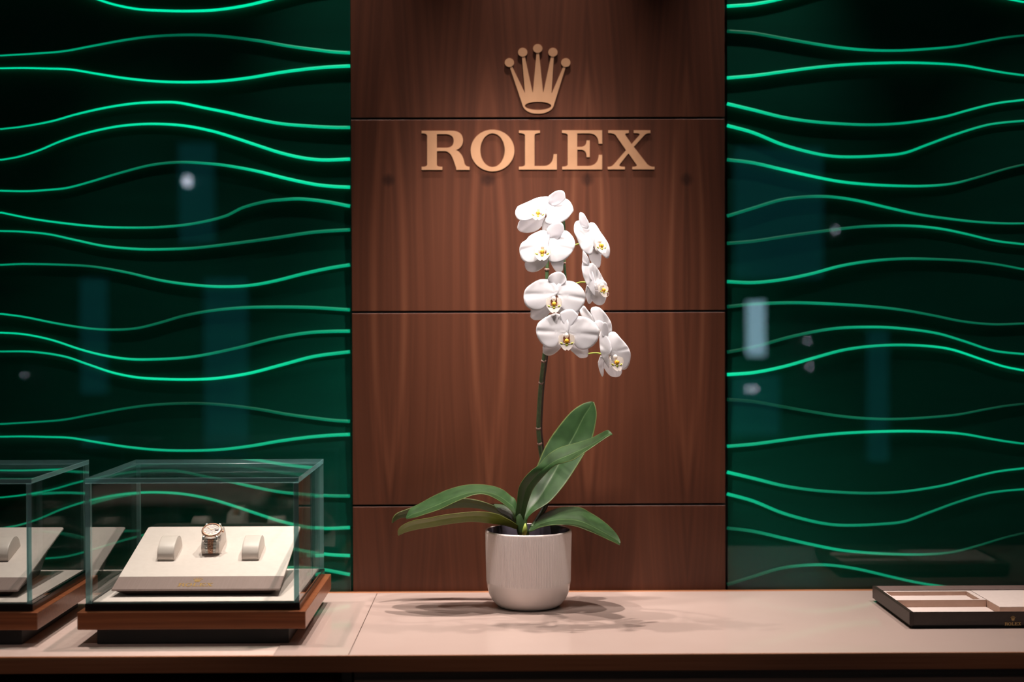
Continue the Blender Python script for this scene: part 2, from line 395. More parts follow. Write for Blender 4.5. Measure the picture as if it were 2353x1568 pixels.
L8 = C3([(0,138),(130,142),(300,158),(450,190),(650,232),(850,250),(1000,252),(1200,244),(1400,222),(1700,182),(1950,145),(2175,130)])
L9 = C3([(0,349),(150,343),(450,350),(600,362),(800,398),(1000,445),(1200,473),(1380,484),(1550,476),(1700,450),(1900,400),(2050,368),(2175,348)])
L10 = C3([(0,652),(150,672),(350,712),(550,743),(700,751),(850,742),(1000,706),(1130,668),(1300,635),(1500,615),(1750,610),(1950,614),(2175,628)])
L11 = C3([(0,770),(150,780),(320,815),(500,874),(650,912),(800,934),(950,936),(1150,925),(1300,902),(1500,858),(1700,807),(1900,772),(2050,762),(2175,760)])
L12 = C3([(0,887),(200,889),(400,918),(550,968),(700,1018),(850,1048),(1000,1058),(1180,1061),(1350,1053),(1550,1022),(1750,970),(1950,918),(2175,888)])
def sh(p, d): return [(x, y+d) for x, y in p]
PER = 847
left_lines = [
 (sh(L11,-PER), [(0,.8),(400,.8),(800,.8)]), (sh(L12,-PER), [(0,1),(400,1),(800,1)]),
 (L2, [(0,.5),(200,.38),(380,.13),(560,.13),(700,.4),(800,.5)]), (L3, [(0,.9),(400,.95),(600,.85),(800,.75)]),
 (L4, [(0,.55),(250,.85),(450,1.05),(620,.75),(800,.48)]), (L5, [(0,.6),(300,.85),(450,1.0),(800,.78)]),
 (L6, [(0,.62),(150,.45),(280,.22),(400,.14),(500,.35),(620,.9),(800,.75)]), (L7, [(0,.75),(220,.6),(330,.35),(450,.2),(600,.15),(800,.48)]),
 (L8, [(0,.5),(200,.55),(330,.45),(450,.2),(600,.12),(800,.22)]), (L9, [(0,.38),(200,.17),(330,.3),(500,.52),(800,.42)]),
 (L10, [(0,.6),(150,.35),(300,.15),(420,.1),(600,.25),(800,.32)]), (L11, [(0,.75),(250,.75),(350,.5),(520,.15),(620,.2),(800,.42)]),
 (L12, [(0,.4),(150,.6),(250,.85),(550,.85),(800,.45)]), (sh(L2,PER), [(0,.28),(250,.12),(450,.05),(600,.1),(800,.25)]),
 (sh(L3,PER), [(0,.45),(200,.55),(450,.42),(800,.5)]), (sh(L4,PER), [(0,.38),(300,.4),(500,.4),(800,.25)]),
 (sh(L5,PER), [(0,.2),(300,.5),(500,.5),(800,.42)]), (sh(L6,PER), [(0,.3),(400,.12),(650,.5),(800,.5)]),
 (sh(L7,PER), [(0,.3),(400,.3),(600,.2),(800,.4)]), (sh(L8,PER), [(0,.3),(800,.2)])]
sD = 713/1597.0; sE = 713/1553.0
def D4(p): return [(1640+x*sD, y*sD) for x, y in p]
def E5(p): return [(1640+x*sE, 660+y*sE) for x, y in p]
R2 = D4([(70,160),(200,170),(350,196),(500,222),(650,245),(800,258),(950,260),(1100,252),(1250,238),(1400,210),(1500,193),(1597,182)])
R3 = D4([(65,401),(200,390),(350,370),(500,350),(650,335),(800,327),(1000,323),(1200,330),(1300,340),(1400,358),(1500,375),(1597,388)])
R4 = D4([(65,533),(200,565),(350,602),(500,625),(650,637),(800,642),(950,636),(1080,620),(1200,598),(1300,570),(1450,533),(1597,514)])
R5 = D4([(65,645),(200,682),(350,743),(500,785),(600,803),(700,808),(850,802),(980,788),(1100,745),(1250,690),(1400,645),(1500,630),(1597,622)])
R6 = D4([(70,822),(200,838),(350,872),(500,906),(650,935),(800,950),(950,957),(1100,957),(1230,945),(1350,915),(1500,870),(1597,847)])
R7 = D4([(70,1112),(200,1072),(350,1028),(500,1012),(620,1015),(750,1035),(900,1070),(1050,1103),(1200,1125),(1350,1142),(1500,1150),(1597,1150)])
R8 = D4([(70,1253),(200,1242),(400,1212),(600,1185),(750,1168),(900,1162),(1050,1165),(1180,1180),(1300,1205),(1450,1240),(1597,1258)])
R9 = D4([(70,1450),(200,1455),(350,1440),(500,1410),(650,1370),(800,1345),(950,1333),(1100,1333),(1300,1343),(1450,1360),(1597,1387)])
R10 = E5([(70,98),(200,85),(400,78),(600,85),(800,98),(950,115),(1100,142),(1250,172),(1400,186),(1553,182)])
R11 = E5([(70,325),(200,300),(400,245),(600,208),(800,200),(950,208),(1120,232),(1250,270),(1400,318),(1553,336)])
R12 = E5([(70,438),(200,428),(350,398),(500,355),(650,315),(800,295),(950,290),(1100,298),(1200,315),(1350,365),(1450,397),(1553,418)])
right_lines = [
 (sh(R11,-PER), [(1670,.7),(2353,.7)]), (sh(R12,-PER), [(1670,.85),(2000,.7),(2353,.8)]),
 (R2, [(1670,.07),(1800,.15),(1950,.38),(2150,.32),(2353,.1)]), (R3, [(1670,.72),(1950,.62),(2150,.6),(2353,.5)]),
 (R4, [(1670,.75),(1850,.45),(2000,.32),(2200,.5),(2353,.6)]), (R5, [(1670,.75),(1950,.55),(2100,.5),(2353,.4)]),
 (R6, [(1670,.18),(1740,.35),(1820,.8),(1950,.65),(2130,.42),(2230,.15),(2353,.08)]), (R7, [(1670,.15),(1850,.13),(2000,.45),(2150,.3),(2353,.25)]),
 (R8, [(1670,.09),(1850,.08),(1980,.15),(2150,.45),(2353,.38)]), (R9, [(1670,.38),(1900,.42),(2050,.2),(2200,.11),(2353,.2)]),
 (R10, [(1670,.06),(1780,.2),(1900,.28),(2100,.15),(2353,.12)]), (R11, [(1670,.06),(1850,.13),(2000,.42),(2150,.4),(2353,.45)]),
 (R12, [(1670,.8),(1800,.65),(1950,.42),(2080,.45),(2200,.8),(2353,.8)]), (sh(R2,PER), [(1670,.03),(1800,.05),(1980,.14),(2200,.1),(2353,.04)]),
 (sh(R3,PER), [(1670,.4),(1850,.42),(2050,.62),(2200,.5),(2353,.35)]), (sh(R4,PER), [(1670,.6),(1850,.25),(2000,.18),(2200,.35),(2353,.4)]),
 (sh(R5,PER), [(1670,.5),(1900,.28),(2050,.22),(2200,.2),(2353,.3)]), (sh(R6,PER), [(1670,.08),(1800,.3),(1900,.42),(2080,.3),(2180,.12),(2353,.03)]),
 (sh(R7,PER), [(1670,.03),(1800,.1),(1900,.3),(2050,.3),(2353,.2)]), (sh(R8,PER), [(1670,.1),(2353,.2)])]

LINE_GAIN = 1.4
YL = YW+.0125       # depth of the lit lines
def wave_wall(name, lines, x0, x1, near, label, nx=150):
    """x0..x1 in photo columns; near = the side that meets the walnut"""
    ztop, zbot = RZ-.02, CT-.30
    xa, xb = P(x0, 784, YW).x, P(x1, 784, YW).x
    root = empty(name, ((xa+xb)/2, YW+.02, zbot), label, 'wall panel', 'green wave walls')
    fx0, fx1 = (0, 805) if near > x0 + 1 and near == x1 else (1670, 2353)
    def col(pts, px):
        # the wave carries on past the edge of the photograph as a mirrored repeat
        lo, hi = pts[0][0], pts[-1][0]
        q = px
        if q < lo and near == x1: q = lo+(lo-q)
        if q > hi and near == x0: q = hi-(q-hi)
        return interp(pts, min(max(q, lo), hi)), q
    cols = [x0+(x1-x0)*i/nx for i in range(nx+1)]
    Z = []
    for pts, gl in lines:
        row = []
        for px in cols:
            y, q = col(pts, px); p = P(px, y, YL); row.append((p.x, p.z, lin(gl, q)))
        Z.append(row)
    # relief: every band swells forward towards the next line below, then steps back
    b = MB(); NB = 14; vs = []; fs = []
    bands = [None]+Z+[None]
    for k in range(len(bands)-1):
        o = len(vs)
        for j in range(NB+1):
            t = j/NB
            for i in range(nx+1):
                X = Z[0][i][0]
                zt = ztop if bands[k] is None else bands[k][i][1]-.0018
                zb = zbot if bands[k+1] is None else bands[k+1][i][1]+.0012
                if bands[k] is None: zt = max(zt, zb+.01)
                dep = .0165-min(.0045, .05*abs(zt-zb))*t
                vs.append((X, YW+dep, zt+(zb-zt)*t))
        for j in range(NB):
            for i in range(nx):
                a = o+j*(nx+1)+i; fs.append((a, a+1, a+nx+2, a+nx+1))
    b.add(vs, fs); r = b.build('wave_relief', M_relief, parent=root, smooth=True)
    b = MB(); b.box(xa, xb, YW+.026, YW+.03, zbot, ztop); b.build('backing_board', M_black, parent=root)
    for row in Z:
        b = MB(); att = []
        wd = [abs(P(px,784,YW).x-P(near,784,YW).x) for px in cols]
        rs = [max(.0013, .0033-.0026*w_) for w_ in wd]
        pts = [(p[0], YL, p[1]) for p in row]
        b.tube(pts, rs, seg=8)
        for p in row: att += [p[2]*LINE_GAIN]*8
        b.att['glow'] = att
        b.build('lit_wave_line', M_line, parent=root, smooth=True)
    b = MB(); b.box(xa, xb, YW, YW+.004, zbot, ztop); b.build('glass_sheet', M_sheet, parent=root)
    return root
wave_wall('wave_wall', left_lines, -560, 804, 804, 'green glass wall panel with glowing wave lines, left of the walnut panelling')
wave_wall('wave_wall', right_lines, 1671, 2900, 1671, 'green glass wall panel with glowing wave lines, right of the walnut panelling')

# ------------------------------------------------------------------ lettering
def G(loop, k=6):   # densify corners flagged as curves: plain polygon here
    return loop
def ell(cx, cy, rx, ry, n=56): return [(cx+rx*math.cos(2*math.pi*i/n), cy+ry*math.sin(2*math.pi*i/n)) for i in range(n)]
def arc(p0, c, p1, n=8):
    """quadratic curve from p0 to p1 about control c"""
    return [((1-t)**2*p0[0]+2*t*(1-t)*c[0]+t*t*p1[0], (1-t)**2*p0[1]+2*t*(1-t)*c[1]+t*t*p1[1]) for t in [i/n for i in range(n+1)]]
GL = {}
GL['R'] = [[(113,865),(390,865)]+arc((395,865),(482,872),(486,948))+arc((486,950),(484,1020),(418,1040))+arc((430,1042),(482,1070),(498,1150))+arc((500,1160),(508,1188),(545,1190))+[(545,1218),(426,1218)]+arc((424,1200),(405,1140),(392,1110))+arc((388,1100),(360,1048),(320,1048))+[(250,1048),(250,1170)]+arc((250,1172),(252,1190),(300,1190))+[(300,1218),(113,1218),(113,1190)]+arc((120,1190),(160,1190),(163,1170))+[(163,912)]+arc((163,910),(160,888),(120,888))+[(113,888)],
           [(250,895),(330,895)]+arc((335,895),(402,900),(402,955))+arc((402,958),(400,1018),(335,1018))+[(250,1018)]]
GL['O'] = [ell(752,1043,197,188), ell(752,1040,110,152)]
GL['L'] = [[(990,862),(1180,862),(1180,886)]+arc((1175,886),(1132,888),(1130,905))+[(1130,1182),(1215,1182)]+arc((1218,1182),(1296,1180),(1303,1076))+[(1332,1076),(1332,1215),(990,1215),(990,1189)]+arc((996,1189),(1042,1188),(1045,1168))+[(1045,908)]+arc((1045,905),(1042,888),(996,886))+[(990,886)]]
GL['E'] = [[(1378,860),(1740,860),(1740,982),(1708,982)]+arc((1708,975),(1704,890),(1620,888))+[(1515,888),(1515,1010),(1548,1010)]+arc((1552,1010),(1598,1006),(1600,952))+[(1628,952),(1628,1103),(1600,1103)]+arc((1600,1098),(1598,1038),(1552,1036))+[(1515,1036),(1515,1182),(1610,1182)]+arc((1615,1182),(1704,1180),(1710,1082))+[(1740,1082),(1740,1214),(1380,1214),(1380,1188)]+arc((1386,1188),(1428,1187),(1430,1168))+[(1430,908)]+arc((1430,905),(1428,887),(1384,886))+[(1378,886)]]
GL['X'] = [[(1795,860),(1980,860),(1980,886)]+arc((1976,886),(1938,886),(1950,905))+[(2005,985),(2075,905)]+arc((2078,902),(2088,886),(2030,886))+[(2025,886),(2025,860),(2175,860),(2175,886)]+arc((2168,886),(2138,888),(2125,900))+[(2025,1010),(2145,1165)]+arc((2148,1168),(2172,1190),(2205,1190))+[(2212,1190),(2212,1213),(2012,1213),(2012,1190)]+arc((2018,1190),(2060,1188),(2050,1170))+[(1977,1068),(1900,1165)]+arc((1898,1168),(1880,1188),(1940,1190))+[(1945,1190),(1945,1213),(1790,1213),(1790,1190)]+arc((1796,1190),(1828,1188),(1845,1168))+[(1955,1040),(1862,905)]+arc((1860,902),(1842,886),(1802,886))+[(1795,886)]]
GL['crown'] = [[(906,285),(928,285),(1045,527),(1017,195),(1043,195),(1112,517),(1116,517),(1149,160),(1171,160),(1207,517),(1211,517),(1279,195),(1305,195),(1283,525),(1288,522),(1390,285),(1412,287),(1310,615)]+arc((1308,620),(1300,680),(1225,703))+arc((1220,705),(1160,718),(1100,703))+arc((1095,702),(1030,680),(1018,620)), ell(1162,640,119,37,40)]
BALLS = [(904,250),(1024,157),(1159,123),(1296,157),(1412,250)]
def glyph_mesh(b, loops, fn, depth, mi=0):
    """fn maps glyph coordinates to a point; depth is the vector of the thickness"""
    allv = [p for L in loops for p in L]
    tris = tessellate_polygon([[Vector((x, y, 0)) for x, y in L] for L in loops])
    front = [fn(x, y) for x, y in allv]; n = len(front)
    fs = []
    for t in tris: fs += [tuple(t), tuple(n+i for i in t)]
    o = 0
    for L in loops:
        m = len(L)
        for i in range(m): fs.append((o+i, o+(i+1)%m, n+o+(i+1)%m, n+o+i))
        o += m
    b.add(front+[p+depth for p in front], fs, mi)
# on the wall
kG = 600/2353.0
def wallfn(Y): return lambda x, y: P(940+x*kG, 80+y*kG, Y)
yS = YW-.0022
sign = empty('wall_lettering', P(1237, 345, YW), 'row of five large gold serif letters mounted on the walnut panelling', 'sign lettering')
for ch in 'ROLEX':
    b = MB(); glyph_mesh(b, GL[ch], wallfn(yS), Vector((0,.0026,0))); b.build('letter', M_gold, parent=sign)
b = MB(); glyph_mesh(b, GL['crown'], wallfn(yS), Vector((0,.0026,0)))
crown = b.build('crown_emblem', M_gold, origin=P(1237, 200, YW))
tag(crown, 'large gold five-pointed crown emblem mounted on the walnut above the lettering', 'emblem')
for c in BALLS:
    b = MB(); glyph_mesh(b, [ell(c[0], c[1], 42, 40, 28)], wallfn(yS-.0005), Vector((0,.005,0))); b.build('crown_ball', M_gold, parent=crown)

# ------------------------------------------------------------------ counter
CX0, CX1 = -2.0, 2.0
gx = P(627, 1509, 2.3).x           # where the glass top starts
sx = P(802, 1502, 2.31).x          # hairline seam in the top
YF, YB = 2.300, 2.850
ctr = empty('counter_top', (0, 2.57, CT-.028), 'long blush coloured worktop with walnut edges carrying the orchid and cases', 'counter')
b = MB(); b.box(CX0, CX1, YF, YB, CT-.028, CT-.006); b.build('wooden_slab', M_counter_wood, parent=ctr, bevel=.001)
b = MB(); b.box(CX0, CX1, YF, YF+.006, CT-.006, CT-.0005); b.build('front_lipping', M_lip_wood, parent=ctr, bevel=.0008)
b = MB(); b.box(CX0, CX1, YB-.016, YB, CT-.006, CT-.0002); b.build('back_lipping', M_lip_wood, parent=ctr, bevel=.0008)
b = MB(); b.box(CX0, gx-.001, YF+.006, YB-.016, CT-.006, CT-.001); b.build('leather_inlay', M_leather, parent=ctr)
b = MB(); b.box(gx, sx-.0006, YF+.0015, YB-.016, CT-.0045, CT); b.build('glass_top', M_top, parent=ctr, bevel=.0006)
b = MB(); b.box(sx+.0006, CX1, YF+.0015, YB-.016, CT-.0045, CT); b.build('glass_top', M_top, parent=ctr, bevel=.0006)
b = MB(); b.box(gx+.001, CX1, YF+.007, YB-.017, CT-.006, CT-.0045); b.build('underlay', M_traytop, parent=ctr)
xm = P(812, 1550, 2.33).x
cab = empty('cabinet', ((xm+CX1)/2, 2.58, 0), 'dark walnut cabinet under the counter on the right of the gap', 'cabinet')
b = MB(); b.box(xm+.003, CX1, 2.312, 2.84, 0.0, CT-.0285); b.build('cabinet_body', M_dark_wood, parent=cab, bevel=.001)
cab2 = empty('cabinet', ((xm+CX0)/2, 2.58, 0), 'dark open-fronted walnut cabinet with a drawer under the display cases', 'cabinet')
b = MB(); b.box(CX0, xm-.003, 2.55, 2.84, 0, CT-.028); b.box(xm-.02, xm-.003, 2.335, 2.55, 0, CT-.028); b.box(CX0, CX0+.02, 2.335, 2.55, 0, CT-.028); b.build('cabinet_body', M_dark_wood, parent=cab2)
zd = P(400, 1563, 2.33).z
b = MB(); b.box(CX0+.022, xm-.022, 2.316, 2.549, zd-.14, zd); b.build('drawer_front', M_counter_wood, parent=cab2, bevel=.001)

# ------------------------------------------------------------------ glass display cases
def pane(b, x0,x1,y0,y1,z0,z1, thin):
    """slab whose two broad faces are clear (0) and whose rim is teal (1)"""
    v = [(x,y,z) for z in (z0,z1) for y in (y0,y1) for x in (x0,x1)]
    fs = {'z':[(0,2,3,1),(4,5,7,6)], 'y':[(0,1,5,4),(2,6,7,3)], 'x':[(0,4,6,2),(1,3,7,5)]}
    for ax, ff in fs.items(): b.add(v, ff, 0 if ax == thin else 1)
BX0, BX1, BY0, BY1 = -.7125, -.3305, 2.380, 2.738     # wooden base
GX0, GX1, GY0, GY1 = -.7015, -.3425, 2.392, 2.726     # glass box
ZB, ZBT, ZP, ZG = CT+.0245, CT+.0555, CT+.0676, CT+.279
T = .0085
def make_case(label):
    root = empty('display_case', ((BX0+BX1)/2, (BY0+BY1)/2, CT), label, 'display case', 'glass display cases on the counter')
    b = MB(); b.box(BX0+.030, BX1-.030, BY0+.012, BY1-.03, CT, ZB+.001); b.build('recessed_foot', M_black, parent=root)  # black foot brought forward, its face stands in for the shadow under the base
    b = MB(); x0,x1,y0,y1 = BX0,BX1,BY0,BY1
    lo = [Vector((x0+.008,y0+.008,ZB)), Vector((x1-.008,y0+.008,ZB)), Vector((x1-.008,y1-.008,ZB)), Vector((x0+.008,y1-.008,ZB))]
    mid = [Vector((x0,y0,ZB+.002)), Vector((x1,y0,ZB+.002)), Vector((x1,y1,ZB+.002)), Vector((x0,y1,ZB+.002))]
    top = [Vector((p.x,p.y,ZBT)) for p in mid]
    b.add(lo+mid+top, [(3,2,1,0),(8,9,10,11)]+[(i,(i+1)%4,4+(i+1)%4,4+i) for i in range(4)]+[(4+i,4+(i+1)%4,8+(i+1)%4,8+i) for i in range(4)])
    b.build('wooden_base', M_case_wood, parent=root, bevel=.0012)
    b = MB(); b.box(GX0-.001, GX1+.001, GY0-.001, GY1+.001, ZBT, ZP); b.build('plinth', M_plinth, parent=root, bevel=.0006)
    b = MB(); b.box(GX0+T+.001, GX1-T-.001, GY0+T+.001, GY1-T-.001, ZP, ZP+.0018); b.build('floor_mat', M_cream, parent=root)
    zt = ZG-T
    for k, (a, th) in enumerate([((GX0+T+.0002,GX1-T-.0002,GY0,GY0+T,ZP,zt),'y'), ((GX0+T+.0002,GX1-T-.0002,GY1-T,GY1,ZP,zt),'y'), ((GX0,GX0+T,GY0,GY1,ZP,zt),'x'), ((GX1-T,GX1,GY0,GY1,ZP,zt),'x'), ((GX0,GX1,GY0,GY1,zt+.0002,ZG),'z')]):
        b = MB(); pane(b, *a, th); b.build('glass_top_pane' if th == 'z' else 'glass_pane', [M_glass, M_glass_edge], parent=root, bevel=.0005)
    return root
case = make_case('glass display case on a reddish wooden base, the complete one holding the watch')
DX = -.4485
case2 = copy_tree(case); case2.location.x += DX
case2['label'] = 'glass display case cut off by the left edge of the picture'

# sloped display stand
SY0, SY1, SZ0, SZ1 = 2.440, 2.700, CT+.083, CT+.1535
SX0, SX1 = -.6715, -.3830
e1 = Vector((0, SY1-SY0, SZ1-SZ0)); SL = e1.length; e1.normalize(); e3 = Vector((0,-e1.z,e1.y)); o3 = Vector((0,SY0,SZ0))
def BP(x, s, n=0): return o3+Vector((x,0,0))+e1*s+e3*n
def make_stand(label):
    root = empty('display_stand', ((SX0+SX1)/2, 2.57, ZP+.002), label, 'display stand', 'sloped display stands in the cases')
    sb = .0495; th = .0035
    b = MB(); b.prism([BP(SX0,sb+.0003), BP(SX1,sb+.0003), BP(SX1,SL-.004), BP(SX1-.004,SL), BP(SX0+.004,SL), BP(SX0,SL-.004)], -e3*th); b.build('sloping_board', M_cream, parent=root, bevel=.0006)
    b = MB(); b.prism([BP(SX0,0), BP(SX1,0), BP(SX1,sb), BP(SX0,sb)], -e3*th); fb = b.build('front_band', M_taupe, parent=root, bevel=.0005)
    tag(fb, 'taupe front band with gold crown and lettering')
    # underside body: narrows to a foot on the mat
    z0 = ZP+.0019; n = -.0036
    v = [BP(SX0+.004,.002,n), BP(SX1-.004,.002,n), BP(SX1-.012,SL-.02,n), BP(SX0+.012,SL-.02,n),
         Vector((SX0+.022,2.459,z0)), Vector((SX1-.020,2.459,z0)), Vector((SX1-.035,2.66,z0)), Vector((SX0+.035,2.66,z0))]
    b = MB(); b.add(v, [(0,1,2,3),(7,6,5,4),(0,4,5,1),(1,5,6,2),(2,6,7,3),(3,7,4,0)]); b.build('stand_body', M_brownleather, parent=root, bevel=.0008)
    # gold foil logo lying on the band
    cx = -.5305; wl = .0605
    b = MB()
    fn = lambda x, y: BP(cx+(x-1162)/2100*wl, .0225-(y-860)/356*.0125, .00035)
    for ch in 'ROLEX': glyph_mesh(b, GL[ch], fn, -e3*.0004)
    b.build('gold_lettering', M_goldfoil, parent=fb)
    b = MB(); fn = lambda x, y: BP(cx+(x-1160)/594*.0170, .0440-(y-80)/632*.0180, .00035)
    glyph_mesh(b, GL['crown'], fn, -e3*.0004)
    for c in BALLS: glyph_mesh(b, [ell(c[0], c[1], 42, 40, 14)], fn, -e3*.0004)
    b.build('gold_crown', M_goldfoil, parent=fb)
    return root
stand = make_stand('cream sloped stand with a taupe front band, carrying the watch')
stand2 = copy_tree(stand); stand2.location.x += DX
stand2['label'] = 'cream sloped stand in the left-edge case, partly cut off'

PROF = [(.0005,0),(-.0012,.006),(.0015,.0145),(.010,.0225),(.024,.0275),(.038,.0288),(.050,.0265),(.060,.0195),(.0655,.011),(.068,0)]
PROFW = [(.0,0),(-.004,.007),(-.0035,.0155),(.003,.024),(.016,.0305),(.032,.0355),(.045,.0345),(.056,.0265),(.062,.014),(.064,0)]
def make_cushion(xc, s0, prof, w, name='watch_cushion'):
    loop2 = spline(prof, 6)
    b = MB()
    # rolled pad: full profile in the middle, shrunk towards both ends for soft shoulders
    xs = [(-w/2, .90), (-w/2+.0006, .965), (-w/2+.0018, .99), (-w/2+.004, 1.0), (w/2-.004, 1.0), (w/2-.0018, .99), (w/2-.0006, .965), (w/2, .90)]
    cs = sum(p[0] for p in loop2)/len(loop2)
    rows = []
    for x, k in xs: rows.append([BP(xc+x, s0+cs+(s-cs)*k, n*k+.0002) for s, n in loop2])
    n = len(loop2); vs = [p for r in rows for p in r]; fs = []
    for j in range(len(rows)-1):
        for i in range(n-1): fs.append((j*n+i, j*n+i+1, (j+1)*n+i+1, (j+1)*n+i))
        fs.append((j*n+n-1, j*n, (j+1)*n, (j+1)*n+n-1))
    fs += [list(range(n))[::-1], [(len(rows)-1)*n+i for i in range(n)]]
    b.add(vs, fs)
    org = BP(xc, s0+.03)
    o = b.build(name, M_cushion, origin=org, smooth=True, angle=60)
    for sgn in (-1, 1):
        b = MB(); pts = [BP(xc+sgn*(w/2-.0012), s0+cs+(s-cs)*.992, nn*.992+.0002) for s, nn in loop2]
        b.tube(pts, .00055, 6); b.build('piping', M_cushion, parent=o, smooth=True)
    return o
def s_at(py):      # distance up the board at a photo row
    best = min((abs(P(600, py, 2.44+.26*k/400).z-(SZ0+(SZ1-SZ0)*k/400)), k) for k in range(401)); return SL*best[1]/400
s1 = s_at(1288); s2 = s_at(1274)
XC = -.5285
cu1 = tag(make_cushion(XC-.0757, s1, PROF, .0315), 'empty pale leather cushion left of the watch', 'watch cushion', 'empty watch cushions')
cu3 = tag(make_cushion(XC+.0757, s1, PROF, .0315), 'empty pale leather cushion right of the watch', 'watch cushion', 'empty watch cushions')
cu2 = tag(make_cushion(XC, s2, PROFW, .0335), 'pale leather cushion carrying the two-tone watch', 'watch cushion')
cu4 = copy_tree(cu3); cu4.location.x += DX; cu4['label'] = 'empty pale leather cushion in the left-edge case'

